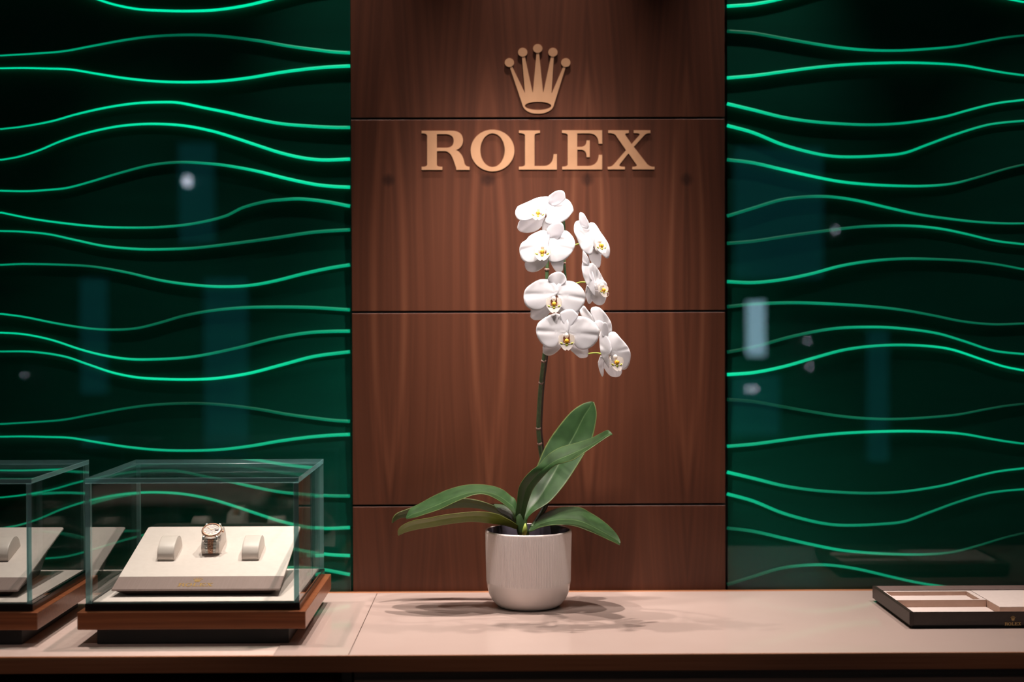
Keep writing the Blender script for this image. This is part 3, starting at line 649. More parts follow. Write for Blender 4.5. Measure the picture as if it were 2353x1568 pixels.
# ------------------------------------------------------------------ the watch
def make_watch():
    tl = rad(19); sC, nC = s2+.0175, .0352
    u1 = (e1*math.cos(tl)+e3*math.sin(tl)).normalized()      # 12 o'clock direction
    u3 = (e3*math.cos(tl)-e1*math.sin(tl)).normalized(); u2 = Vector((1,0,0))
    base = BP(XC+.0005, sC, nC)
    M = Matrix.Translation(base) @ Matrix((( u2.x,u1.x,u3.x),(u2.y,u1.y,u3.y),(u2.z,u1.z,u3.z))).to_4x4()
    root = empty('wristwatch', base, 'steel and rose gold wristwatch with a pale dial on the middle cushion', 'wristwatch')
    def lathe(name, prof, m, seg=60, par=root):
        b = MB(); b.lathe(prof, seg); b.v = [tuple(M @ Vector(v)) for v in b.v]; return b.build(name, m, parent=par, smooth=True, angle=40)
    R = .0182
    lathe('watch_case', [(0,0),(R*.9,0),(R,.0012),(R*1.01,.004),(R*.99,.0055),(0,.0055)], M_steel)
    b = MB()
    def flute(k, i): return .00022*math.cos(i*math.pi) if k in (1,2) else 0
    b.lathe([(R*.99,.0053),(R*.985,.0066),(R*.90,.0080),(R*.80,.0084),(R*.79,.0072)], 120, rmod=flute)
    b.v = [tuple(M @ Vector(v)) for v in b.v]; b.build('fluted_bezel', M_rose, parent=root, smooth=True, angle=20)
    d = lathe('dial', [(0,.0070),(R*.80,.0070),(R*.80,.0064)], M_dial)
    b = MB()
    for k in range(12):
        a = k*math.pi/6
        if k == 3: continue
        M2 = M @ Matrix.Rotation(-a, 4, 'Z')
        w_ = .0005
        vs = [M2 @ Vector(p) for p in ((-w_,R*.52,.0071),(w_,R*.52,.0071),(w_,R*.72,.0071),(-w_,R*.72,.0071),(-w_,R*.52,.0075),(w_,R*.52,.0075),(w_,R*.72,.0075),(-w_,R*.72,.0075))]
        b.add(vs, [(3,2,1,0),(4,5,6,7),(0,1,5,4),(1,2,6,5),(2,3,7,6),(3,0,4,7)])
    b.build('hour_markers', M_rose, parent=d)
    for a, l, w_ in ((rad(-58), R*.45, .00055), (rad(52), R*.66, .00045)):
        b = MB(); M2 = M @ Matrix.Rotation(a, 4, 'Z'); vs = [M2 @ Vector(p) for p in ((-w_,-R*.1,.0076),(w_,-R*.1,.0076),(w_*.5,l,.0076),(-w_*.5,l,.0076),(-w_,-R*.1,.0079),(w_,-R*.1,.0079),(w_*.5,l,.0079),(-w_*.5,l,.0079))]
        b.add(vs, [(3,2,1,0),(4,5,6,7),(0,1,5,4),(1,2,6,5),(2,3,7,6),(3,0,4,7)]); b.build('hand', M_rose, parent=d)
    lathe('hub', [(0,.0082),(.0008,.0082),(.0009,.0072)], M_rose, 16, d)
    b = MB(); b.ellipsoid(M @ Matrix.Translation((R*.52,0,.0082)) @ Matrix.Diagonal((.0034,.0026,.0009,1)), 16, 8); b.build('date_lens', M_dial, parent=d, smooth=True)
    b = MB(); b.tube([M @ Vector((R*1.0,0,.003)), M @ Vector((R*1.06,0,.003)), M @ Vector((R*1.06+.0001,0,.003)), M @ Vector((R*1.2,0,.003))], [.0011,.0011,.0022,.0022], 16); b.build('crown_knob', M_rose, parent=root, smooth=True, angle=30)
    # lugs
    for sx_ in (-1, 1):
        for sy in (-1, 1):
            b = MB()
            pts = [(sx_*R*.60,sy*R*.78,.0038,.0030),(sx_*R*.68,sy*R*.98,.0030,.0026),(sx_*R*.66,sy*R*1.16,.0010,.0019),(sx_*R*.63,sy*R*1.24,-.0012,.0012)]
            b.tube([M @ Vector(p[:3]) for p in pts], [p[3] for p in pts], 10); b.build('lug', M_steel, parent=root, smooth=True)
    # bracelet down the front of the cushion and over its back
    prof = spline(PROFW, 8)
    def run(i0, i1, name):
        pts = [BP(XC+.0005, s2+s, n) for s, n in prof]
        seg = pts[i0:i1:1] if i1 > i0 else pts[i0:i1:-1]
        # resample at 2.45 mm
        out = []; acc = 0; step = .00245; out.append(seg[0])
        for p, q in zip(seg, seg[1:]):
            L = (q-p).length
            while acc+L >= step:
                t = (step-acc)/L; p = p+(q-p)*t; out.append(p); L = (q-p).length; acc = 0
            acc += L
        par = MB(); inner = MB(); n = len(out)
        for k in range(n-1):
            a, c = out[k], out[k+1]; t = (c-a).normalized(); nn = Vector((1,0,0)).cross(t).normalized()
            if nn.dot(e3)+nn.dot(Vector((0,-1,0))) < 0: nn = -nn
            wd = .0122-.0034*k/max(1,n)
            def link(mb, x0, x1, off, hh):
                # rounded little link
                m0 = a+(c-a)*off; cen = m0+t*step*.5+nn*.0013+Vector(((x0+x1)/2,0,0))
                Mx = Matrix.Translation(cen) @ Matrix(((1,t.x,nn.x),(0,t.y,nn.y),(0,t.z,nn.z))).to_4x4()
                vs = []; L = (x1-x0)/2*.94; hl = step*.47; prof_ = [(-hl,-.001),(-hl*.95,hh*.55),(-hl*.5,hh),(hl*.5,hh),(hl*.95,hh*.55),(hl,-.001)]
                for x in (-L, -L+.0003, L-.0003, L):
                    sc = .8 if abs(x) == L else 1
                    vs += [Mx @ Vector((x, y*sc, z*sc)) for y, z in prof_]
                fs = [(j*6+i, j*6+i+1, (j+1)*6+i+1, (j+1)*6+i) for j in range(3) for i in range(5)]+[tuple(range(6)), tuple(range(18,24))]
                mb.add(vs, fs)
            for sg in (-1, 1):
                link(par, min(sg*wd*.46, sg*wd), max(sg*wd*.46, sg*wd), 0, .0011)
            for j in (-1, 0, 1): link(inner, (j-.5)*wd*.3, (j+.5)*wd*.3, .5*(j == 0), .0013)
        st = par.build(name, M_steel, parent=root); inner.build('rose_centre_links', M_rose, parent=st)
    run(28, 3, 'bracelet'); run(44, 68, 'bracelet')
    return root
make_watch()

# ------------------------------------------------------------------ leather tray on the right
TX0, TX1, TY0, TY1, TZ0, TZ1 = .7125, 1.067, 2.4775, 2.73, CT+.0055, CT+.029
tray = empty('presentation_tray', ((TX0+TX1)/2, (TY0+TY1)/2, CT), 'dark brown leather tray lined in cream on the right of the counter', 'tray')
b = MB(); b.box(TX0+.006, TX1-.006, TY0+.006, TY1-.006, CT, TZ0+.001); b.build('foot_pad', M_black, parent=tray)
fl = CT+.0125
b = MB(); b.box(TX0+.007, TX1-.007, TY0+.0035, TY1, TZ0, fl)
b.box(TX0, TX0+.007, TY0, TY1, TZ0, TZ1); b.box(TX1-.007, TX1, TY0, TY1, TZ0, TZ1)
b.prism([Vector((TX0,TY0,TZ0)),Vector((TX1,TY0,TZ0)),Vector((TX1,TY0,TZ1)),Vector((TX0,TY0,TZ1))], Vector((0,.0035,0)))
body = b.build('tray_body', M_brownleather, parent=tray, bevel=.0008)
b = MB(); b.box(TX0+.007, TX1-.007, TY1-.040, TY1, fl, TZ1-.0004); b.build('back_ledge', M_traytop, parent=tray, bevel=.0006)
b = MB(); b.box(TX0+.0072, TX1-.0072, TY0+.0037, TY1-.0402, fl, fl+.001); b.build('floor_lining', M_cream, parent=tray)
ix0, ix1, iy0, iy1, iz0, iz1 = TX0+.0078, .8875, 2.5985, TY1-.041, fl+.001, CT+.0262
ins = empty('tray_insert', ((ix0+ix1)/2, (iy0+iy1)/2, iz0), 'open cream compartment sitting in the back left of the leather tray', 'tray insert')
b = MB(); b.box(ix0, ix1, iy0, iy1, iz0, CT+.0182)
b.box(ix0, ix0+.004, iy0, iy1, CT+.0182, iz1); b.box(ix1-.0095, ix1, iy0, iy1, CT+.0182, iz1)
b.box(ix0+.004, ix1-.0095, iy0, iy0+.004, CT+.0182, iz1); b.box(ix0+.004, ix1-.0095, iy1-.008, iy1, CT+.0182, iz1)
b.build('compartment_frame', M_cream_shade, parent=ins)
b = MB(); b.box(ix0+.0042, ix1-.0097, iy0+.0042, iy1-.0082, CT+.0183, CT+.0190); b.build('compartment_lining', M_cream, parent=ins)
b = MB()
for a in ((ix0, ix0+.004, iy0, iy1), (ix1-.0095, ix1, iy0, iy1), (ix0+.004, ix1-.0095, iy0, iy0+.004), (ix0+.004, ix1-.0095, iy1-.008, iy1)):
    b.box(*a, iz1+.0001, iz1+.0006)
b.build('compartment_rim', M_cream, parent=ins)
pad = MB(); pad.box(.8885, TX1-.0078, 2.531, TY1-.041, fl+.001, CT+.0262)
pad = pad.build('tray_pad', M_cream_shade, origin=(.97, 2.6, fl+.001), bevel=.0006); tag(pad, 'flat raised cream pad in the right part of the leather tray', 'tray insert')
b = MB(); b.box(.8887, TX1-.008, 2.5312, TY1-.0412, CT+.0263, CT+.0270); b.build('pad_top', M_cream, parent=pad)
lx = P(2327.6, 1435, TY0).x
b = MB()
zt = P(2327, 1430.8, TY0).z; zb_ = P(2327, 1437.6, TY0).z
fn = lambda x, y: Vector((lx+(x-1162)/2100*.0290, TY0-.0004, zt-(y-860)/356*(zt-zb_)))
for ch in 'ROLEX': glyph_mesh(b, GL[ch], fn, Vector((0,.0005,0)))
b.build('gold_lettering', M_goldtray, parent=body)
b = MB(); z1_ = P(2327, 1416.2, TY0).z; z0_ = P(2327, 1427.5, TY0).z
fn = lambda x, y: Vector((lx+(x-1160)/594*.0082, TY0-.0004, z1_-(y-80)/632*(z1_-z0_)))
glyph_mesh(b, GL['crown'], fn, Vector((0,.0005,0)))
for c in BALLS: glyph_mesh(b, [ell(c[0], c[1], 42, 40, 12)], fn, Vector((0,.0005,0)))
b.build('gold_crown', M_goldtray, parent=body)

# ------------------------------------------------------------------ potted orchid
PY = 2.700; pc = P(1214.5, 1300, PY); PC = Vector((pc.x, PY, CT))
orchid = empty('potted_orchid', PC, 'white moth orchid with arching flower spike in a ribbed pale ceramic pot', 'potted plant')
RR = .0817; PHt = .1455
prof = [(0,.0015),(.048,.0015),(.0545,0),(.0575,.0010),(.0635,.0060),(.0705,.0145),(.0755,.0250),(.0785,.0370),(.0795,.0440)]
nb = len(prof)
ribrows = [(.0797+ (RR-.0797)*((z-.0455)/(.1425-.0455)), z) for z in [.0455,.047,.0485]+[.052+.0115*i for i in range(8)]+[.139,.1415,.1425]]
prof2 = prof+ribrows+[(RR-.0004,.1445),(RR-.0016,PHt),(RR-.0035,.1450),(RR-.0045,.1425),(RR-.0055,.12),(RR-.0085,.100)]
nr = len(ribrows)
def ribmod(k, i):
    j = k-nb
    if j < 2 or j >= nr-2: return 0
    return .00050*math.cos(2*math.pi*i/8)
b = MB(); b.lathe(prof2, 160*8, c=PC, rmod=ribmod)
seg = 160*8; inner_from = nb+nr+2
for q in range(len(b.f)):
    if q//seg >= inner_from: b.mi[q] = 1
pot = b.build('ribbed_pot', [M_ceramic, M_glaze_in], parent=orchid, smooth=True, angle=50)
b = MB()
n = 40; vs = [(PC.x, PC.y, CT+.118)]
for j in range(1, 9):
    for i in range(n):
        a = 2*math.pi*i/n; r = (RR-.0062)*j/8; vs.append((PC.x+r*math.cos(a), PC.y+r*math.sin(a), CT+.114+random.uniform(-.003,.006)*(j < 8)))
fs = [(0, 1+i, 1+(i+1)%n) for i in range(n)]+[(1+(j-1)*n+i, 1+(j-1)*n+(i+1)%n, 1+j*n+(i+1)%n, 1+j*n+i) for j in range(1,8) for i in range(n)]
b.add(vs, fs); tag(b.build('potting_mix', M_bark, parent=orchid), kind='stuff')
b = MB()
for k in range(16):
    a = random.uniform(0, 6.28); r = random.uniform(.01, .062)
    if k < 5: a = random.uniform(-1.4, .2); r = random.uniform(.02, .06)
    M = Matrix.Translation((PC.x+r*math.cos(a), PC.y+r*math.sin(a), CT+random.uniform(.119,.128))) @ Matrix.Rotation(random.uniform(0,3), 4, 'Z') @ Matrix.Rotation(random.uniform(-.7,.7), 4, 'X') @ Matrix.Diagonal((random.uniform(.005,.011), random.uniform(.004,.007), .002, 1))
    b.ellipsoid(M, 7, 4)
tag(b.build('bark_chips', M_chip, parent=orchid), kind='stuff')

# leaves: pairs of margin points from base to tip in the enlarged crop, each with its own distance from the eye
def q5(cx, cy): return 880+cx/2.903, 900+cy/2.903
def leaf(secs, m, fold=.10, thick=.0016, nacross=10, arch=.0, label=None):
    """secs: (left/upper edge x, y, Y, right/lower edge x, y, Y)"""
    sm = spline([tuple(map(float, s)) for s in secs], 6)
    b = MB(); vs = []; att = []
    for k, s in enumerate(sm):
        A_ = P(*q5(s[0], s[1]), s[2]); B_ = P(*q5(s[3], s[4]), s[5])
        w = (B_-A_).length
        C0 = P(*q5(sm[min(k+1,len(sm)-1)][0], sm[min(k+1,len(sm)-1)][1]), s[2]); C1 = P(*q5(sm[max(k-1,0)][0], sm[max(k-1,0)][1]), s[2])
        t = (C0-C1); t = t.normalized() if t.length > 1e-6 else Vector((1,0,0))
        nrm = (B_-A_).cross(t)
        nrm = nrm.normalized() if nrm.length > 1e-9 else Vector((0,-1,0))
        if nrm.y > 0: nrm = -nrm
        for i in range(nacross+1):
            u = i/nacross; v = 2*u-1
            p = A_.lerp(B_, u)
            p += nrm*(-fold*w*(1-abs(v))*.6+arch*w*(1-v*v)-.02*w*(abs(v) < .01))
            vs.append(p); att.append(v)
    n1 = nacross+1
    b.add(vs, [(k*n1+i, k*n1+i+1, (k+1)*n1+i+1, (k+1)*n1+i) for k in range(len(sm)-1) for i in range(nacross)])
    b.att['across'] = att
    o = b.build('leaf', m, parent=orchid, smooth=True, solid=thick, subd=1)
    if label: o['label'] = label
    return o
leaf([(922,905,2.70,962,900,2.70),(925,850,2.705,965,850,2.70),(935,780,2.72,1010,802,2.70),(950,700,2.735,1110,740,2.705),(980,600,2.745,1200,640,2.715),(1020,510,2.755,1270,540,2.725),(1080,370,2.765,1350,410,2.735),
      (1150,260,2.77,1400,310,2.742),(1250,140,2.77,1424,190,2.748),(1330,84,2.768,1424,128,2.752),(1385,68,2.765,1410,80,2.758),(1400,69,2.762,1404,72,2.760)], M_leaf, fold=.12, label='broad upright leaf')
leaf([(890,880,2.69,935,880,2.685),(882,830,2.687,945,835,2.68),(893,740,2.68,968,745,2.668),(903,650,2.668,1002,655,2.652),(935,585,2.655,1050,592,2.637),(985,530,2.645,1105,532,2.622),(1040,488,2.640,1155,492,2.610),
      (1100,422,2.650,1210,476,2.592),(1180,373,2.655,1275,455,2.580),(1280,345,2.655,1350,405,2.580),(1380,315,2.648,1430,350,2.585),(1450,280,2.640,1480,315,2.590),(1500,258,2.625,1512,296,2.598),(1530,285,2.61,1532,290,2.608)], M_leaf, fold=.10, label='long leaf arching up to the right')
leaf([(905,890,2.70,900,910,2.69),(888,735,2.715,878,830,2.68),(850,695,2.722,835,778,2.672),(800,655,2.728,770,728,2.662),(730,630,2.732,690,690,2.655),(640,620,2.732,620,688,2.65),(540,625,2.732,550,710,2.645),(430,655,2.73,460,750,2.645),
      (330,700,2.728,380,788,2.65),(240,750,2.72,290,818,2.655),(180,783,2.71,215,842,2.665),(152,845,2.69,155,852,2.685)], M_leaf, fold=.10, label='long glossy leaf arching down to the left')
leaf([(905,905,2.72,895,915,2.71),(880,840,2.735,870,868,2.74),(800,790,2.742,800,838,2.758),(740,762,2.745,730,808,2.765),(640,728,2.748,640,782,2.77),(540,715,2.75,540,776,2.775),(440,722,2.75,440,782,2.775),(320,742,2.748,330,802,2.772),
      (220,765,2.745,240,824,2.768),(150,790,2.74,165,842,2.76),(95,812,2.735,112,848,2.75),(68,842,2.732,76,868,2.742),(60,876,2.734,63,879,2.738)], M_leaf_mid, fold=.08, label='leaf hidden under the long left leaf')
leaf([(915,905,2.69,925,930,2.69),(875,875,2.67,895,922,2.69),(830,850,2.65,830,900,2.68),(760,817,2.63,760,888,2.67),(650,802,2.615,650,874,2.658),(540,808,2.61,560,872,2.652),(400,825,2.61,440,886,2.65),(300,845,2.615,330,905,2.652),
      (200,862,2.625,230,921,2.655),(130,893,2.64,160,938,2.658),(100,925,2.65,118,955,2.66),(100,958,2.66,104,962,2.662)], M_leaf_olive, fold=.08, label='olive lower leaf reaching left')
leaf([(890,880,2.71,885,900,2.70),(872,815,2.72,860,862,2.70),(850,780,2.73,830,838,2.705),(800,756,2.74,780,812,2.71),(750,752,2.745,742,765,2.74),(742,753,2.745,741,756,2.745)], M_leaf, fold=.05, label='small pale leaf tip between the left leaves')
leaf([(975,925,2.69,970,938,2.69),(985,905,2.70,1000,930,2.68),(1020,855,2.72,1050,908,2.665),(1080,812,2.735,1130,893,2.65),(1160,778,2.745,1215,892,2.64),(1240,768,2.75,1290,903,2.635),(1315,772,2.75,1370,932,2.63),(1385,808,2.745,1440,962,2.63),
      (1455,853,2.735,1500,990,2.632),(1520,908,2.715,1545,1010,2.64),(1565,960,2.69,1570,1022,2.65),(1586,1005,2.665,1580,1026,2.66)], M_leaf, fold=.09, label='leaf drooping to the right over the pot rim')
b = MB(); b.tube([P(*q5(940,960),2.68), P(*q5(945,935),2.672), P(*q5(948,905),2.668), P(*q5(950,880),2.67)], [.004,.0045,.0035,.001], 12); b.build('green_shoot', M_pedicel, parent=orchid, smooth=True)
b = MB(); b.tube([P(*q5(945,990),2.70), P(*q5(930,920),2.69), P(*q5(915,850),2.69), P(*q5(920,790),2.69)], [.011,.011,.010,.006], 14); b.build('crown_sheath', M_leaf, parent=orchid, smooth=True)

# flower spike: rises from the pot, arches over behind the blooms
def pix(pts): return [P(x, y, Y) for x, y, Y in pts]
sp1 = spline([(1222,1212,2.70),(1236,1190,2.725),(1250,1163,2.752),(1256,1125,2.772),(1252,1085,2.782),(1244,1050,2.782),(1240,1020,2.772),(1237,985,2.76),(1239,935,2.74),(1243,880,2.715),(1249,830,2.685),(1254,780,2.672),(1257,700,2.655),(1257,620,2.64),(1262,560,2.625),(1272,505,2.61),(1284,482,2.59),(1294,500,2.575),(1297,560,2.57),(1297,605,2.572),(1301,650,2.575),(1312,700,2.58),(1330,750,2.583),(1345,790,2.585)], 8)
sp1 = [(x, y, Y+.032*max(0,min(1,(i-84)/24))) for i,(x,y,Y) in enumerate(sp1)]
pts = pix(sp1); n = len(pts)
b = MB(); b.tube(pts, [.0040-.0022*max(0,(k/n-.35))/.65 for k in range(n)], 14); b.build('flower_spike', M_stem, parent=orchid, smooth=True)
b = MB(); dk = [(x+7, y, Y+.010) for x, y, Y in sp1[:90]]; b.tube(pix(dk)[6:], .0019, 10); b.build('support_stake', M_stemdark, parent=orchid, smooth=True)
for y0, tilt in ((983,.25),(1021,-.1),(877,.05),(832,.3),(617,.1)):
    k = min(range(n), key=lambda i: abs(sp1[i][1]-y0)+(1e3 if i > n*.62 else 0))
    t = (pts[k+1]-pts[k-1]).normalized()
    b = MB(); b.tube([pts[k]-t*.0022, pts[k]-t*.001, pts[k]+t*.001, pts[k]+t*.0024], [.0041,.0048,.0049,.0040], 14); b.build('node_ring', M_node, parent=orchid, smooth=True)
k = min(range(n), key=lambda i: abs(sp1[i][1]-604)+(1e3 if i < n*.62 else 0)); t = (pts[k+1]-pts[k-1]).normalized()
b = MB(); b.tube([pts[k]-t*.002, pts[k], pts[k]+t*.002], [.0026,.0032,.0027], 12); b.build('node_ring', M_node, parent=orchid, smooth=True)

def c3(x, y): return 1160+x*320/1568.0, 420+y*320/1568.0
def c4(x, y): return 1180+x*320/2281.0, 680+y*320/2281.0
def petal(name, par, cf, base, out, Y0, tx=0, ty=0, cup=.20, back=0, rip=.0010, mid=0, nr=9, seed=0):
    """a petal grown from its base out to its outline. tx, ty: how fast it recedes to the right / downwards"""
    o2 = spline([tuple(map(float, p)) for p in out], 5, closed=True)
    bx, by = cf(*base); rnd = random.Random(seed)
    ph = rnd.uniform(0, 6.28); k2 = rnd.choice((3,4,5))
    m = len(o2); cxm = sum(p[0] for p in o2)/m; cym = sum(p[1] for p in o2)/m
    cx_, cy_ = cf(cxm, cym)
    # the mesh radiates from a point on the petal's axis between base and centre
    fx, fy = cx_*.75+bx*.25, cy_*.75+by*.25
    pm = Y0/F; Lmax = max(math.hypot(cf(*p)[0]-bx, cf(*p)[1]-by) for p in o2)
    ax, ay = cx_-bx, cy_-by; al = math.hypot(ax, ay) or 1; ax /= al; ay /= al
    def dep(x, y, edge):
        dx, dy = x-bx, y-by
        lon = (dx*ax+dy*ay)/Lmax; lat = (-dx*ay+dy*ax)/Lmax
        d = Y0+back+(tx*dx+ty*dy)*pm
        d += cup*Lmax*pm*(lon*lon*.45+lat*lat*.9)
        d += mid*Lmax*pm*math.exp(-(lat/.08)**2)*max(0, min(1, lon))
        d += rip*math.sin(k2*math.atan2(lat, lon+.001)*1.6+ph)*edge*edge
        return d
    vs = [P(fx, fy, dep(fx, fy, 0))]
    for j in range(1, nr+1):
        s = (j/nr)**.9
        for p in o2:
            x, y = cf(*p); x = fx+(x-fx)*s; y = fy+(y-fy)*s
            vs.append(P(x, y, dep(x, y, s)+(.0006 if j == nr else 0)))
    fs = [(0, 1+i, 1+(i+1)%m) for i in range(m)]+[(1+(j-1)*m+i, 1+(j-1)*m+(i+1)%m, 1+j*m+(i+1)%m, 1+j*m+i) for j in range(1,nr) for i in range(m)]
    b = MB(); b.add(vs, fs); return b.build(name, M_petal, parent=par, smooth=True, solid=.0007, offset=0)

def lip(par, px, py, Y, s, yaw=0, pitch=0, side=False):
    """column, two side lobes, yellow callus and a small forked front lobe; s = overall size in metres"""
    c = P(px, py, Y)
    R = Matrix.Translation(c) @ Matrix.Rotation(yaw, 4, 'Z') @ Matrix.Rotation(pitch, 4, 'X')
    def E(x, y, z, a, b_, c_, rz=0, ry=0, rx=0): return R @ Matrix.Translation((x*s,y*s,z*s)) @ Matrix.Rotation(ry,4,'Y') @ Matrix.Rotation(rx,4,'X') @ Matrix.Rotation(rz,4,'Z') @ Matrix.Diagonal((a*s,b_*s,c_*s,1))
    b = MB()
    for q in (-1, 1):       # side lobes: curved shells rising on both sides
        vs = []; nu, nv = 10, 8
        for i in range(nu+1):
            for j in range(nv+1):
                u = i/nu; v = j/nv
                a = -1.15+2.2*u; r = .46*(math.sin(math.pi*min(1,.12+.88*v))**.6)
                x = q*(.16+.30*math.sin(math.pi*v*.62)+.05*math.cos(a)); y = -.42*v*math.cos(a*.5)+.10; z = .42*math.sin(a)*(1-.45*v)+.06
                vs.append(R @ Vector((x*s, y*s, z*s)))
        b.add(vs, [(i*(nv+1)+j, i*(nv+1)+j+1, (i+1)*(nv+1)+j+1, (i+1)*(nv+1)+j) for i in range(nu) for j in range(nv)], 0)
    # front lobe
    fl_ = [(-.12,-.16),(-.42,-.20),(-.50,-.12),(-.36,-.36),(-.24,-.52),(-.10,-.62),(0,-.54),(.10,-.62),(.24,-.52),(.36,-.36),(.50,-.12),(.42,-.20),(.12,-.16)]
    L = [R @ Vector((x*s, (-.30-.25*abs(z))*s+abs(x)*.25*s, z*s)) for x, z in fl_]
    b.prism(L, R.to_3x3() @ Vector((0,.035*s,0)), 0)
    o = b.build('lip', [M_lip], parent=par, smooth=True, angle=40)
    b = MB(); b.ellipsoid(E(0,-.12,.32,.13,.18,.17), 14, 10); b.build('column', M_lip, parent=par, smooth=True)
    b = MB()
    b.ellipsoid(E(0,-.22,-.06,.13,.14,.20), 12, 8, 0); b.ellipsoid(E(-.07,-.34,-.02,.055,.06,.10), 8, 6, 0); b.ellipsoid(E(.07,-.34,-.02,.055,.06,.10), 8, 6, 0)
    for q in (-1,1): b.ellipsoid(E(q*.33,-.26,-.16,.11,.05,.05,0,q*-.5), 10, 6, 1); b.ellipsoid(E(q*.17,-.26,-.04,.02,.03,.14,0,q*.35), 8, 6, 2)
    b.ellipsoid(E(0,-.28,-.26,.09,.06,.09), 10, 6, 1)
    b.build('callus', [M_yellow, M_lime, M_red], parent=par, smooth=True)
    return o
def bloom(cx, cy, Y, ped, label):
    """the ovary behind the flower, continued by its stalk to the spike"""
    b = MB(); c = P(cx, cy, Y+.008); e = P(ped[0], ped[1], ped[2]+.032)
    mid_ = (c+e)/2+Vector((0,.006,.004))
    pts = [tuple(c), tuple(c.lerp(mid_,.5)+Vector((0,.003,.001))), tuple(mid_), tuple(e)]
    b.tube(spline(pts, 6), .0013, 10)
    o = b.build('flower', M_pedicel, parent=orchid, smooth=True); o['label'] = label
    return o
sd = [0]
def PT(par, name, cf, base, out, Y0, **k):
    sd[0] += 1; return petal(name, par, cf, base, out, Y0, seed=sd[0], **k)
# 1 topmost
Y = 2.575; f = bloom(*c3(450,320), Y, (1284,484,2.59), 'topmost flower')
PT(f,'sepal',c3,(500,250),[(485,170),(540,115),(590,90),(640,87),(670,110),(680,150),(675,190),(600,250),(520,260)],Y,back=.006,ty=.35)
PT(f,'sepal',c3,(430,370),[(175,425),(145,480),(145,520),(180,552),(240,565),(320,555),(380,525),(420,480),(450,400),(400,360),(300,380)],Y,back=.007,ty=.5,mid=.03)
PT(f,'sepal',c3,(460,390),[(430,440),(420,490),(425,535),(470,530),(510,480),(520,440),(470,390)],Y,back=.007,ty=.5)
PT(f,'petal',c3,(450,310),[(490,165),(430,160),(350,175),(250,220),(180,250),(140,275),(118,330),(125,380),(160,420),(230,428),(300,410),(360,370),(440,340),(480,260)],Y,tx=-.2,ty=-.35,mid=.03)
PT(f,'petal',c3,(460,310),[(480,165),(560,172),(680,180),(730,210),(760,260),(772,315),(750,350),(700,410),(640,445),(560,470),(490,472),(450,440),(470,380),(450,320),(450,240)],Y,back=.001,tx=.2,ty=-.3,mid=.03)
lip(f,*c3(380,355),Y-.004,.027,pitch=-.35,yaw=-.15)
# 2
Y = 2.560; f = bloom(*c3(480,700), Y, (1262,560,2.625), 'second flower from the top, left row')
PT(f,'sepal',c3,(500,640),[(470,545),(500,490),(550,460),(610,445),(650,465),(665,510),(660,550),(600,640),(520,640)],Y,back=.006,ty=.3)
PT(f,'sepal',c3,(470,800),[(235,895),(230,950),(255,990),(310,1008),(370,995),(440,950),(480,900),(495,830),(440,800),(340,850)],Y,back=.007,ty=.5,mid=.03)
PT(f,'sepal',c3,(530,820),[(515,890),(540,950),(580,1000),(620,1010),(650,990),(660,920),(655,860),(580,820),(510,820)],Y,back=.008,ty=.5)
PT(f,'petal',c3,(475,690),[(500,570),(430,535),(350,560),(280,600),(240,645),(190,680),(165,740),(170,800),(190,860),(230,895),(290,907),(350,890),(420,830),(475,750),(495,660)],Y,tx=-.2,ty=-.22,mid=.045)
PT(f,'petal',c3,(480,690),[(480,570),(560,540),(640,540),(700,545),(750,590),(780,640),(792,700),(770,760),(720,830),(660,880),(600,900),(540,903),(500,885),(500,840),(515,780),(475,730),(465,650)],Y,back=.001,tx=.2,ty=-.22,mid=.045)
lip(f,*c3(425,785),Y-.004,.030,pitch=-.2,yaw=-.1)
# 3
Y = 2.550; f = bloom(*c3(585,1250), Y, (1257,660,2.648), 'third flower from the top, left row')
PT(f,'sepal',c3,(590,1190),[(483,1090),(510,1040),(560,1012),(620,1005),(670,1035),(695,1105),(650,1150),(605,1200),(570,1200),(530,1140)],Y,back=.006,ty=.2)
PT(f,'sepal',c3,(540,1360),[(300,1420),(290,1480),(290,1515),(330,1545),(390,1545),(450,1520),(510,1460),(540,1390),(480,1350),(380,1380)],Y,back=.007,ty=.5,mid=.03)
PT(f,'sepal',c3,(600,1360),[(590,1430),(640,1500),(700,1540),(760,1540),(820,1500),(825,1440),(720,1380),(620,1370)],Y,back=.008,ty=.5)
PT(f,'petal',c3,(585,1250),[(575,1150),(520,1105),(460,1088),(380,1095),(300,1140),(240,1190),(215,1250),(215,1320),(240,1385),(300,1430),(370,1440),(430,1415),(490,1350),(550,1300),(600,1240),(600,1180)],Y,tx=-.2,ty=-.12,mid=.05)
PT(f,'petal',c3,(590,1250),[(590,1150),(650,1115),(710,1105),(780,1120),(840,1160),(890,1220),(908,1280),(900,1340),(870,1400),(800,1470),(720,1480),(660,1440),(620,1380),(600,1290),(575,1230)],Y,back=.001,tx=.2,ty=-.12,mid=.05)
lip(f,*c3(552,1365),Y-.004,.028,pitch=-.05)
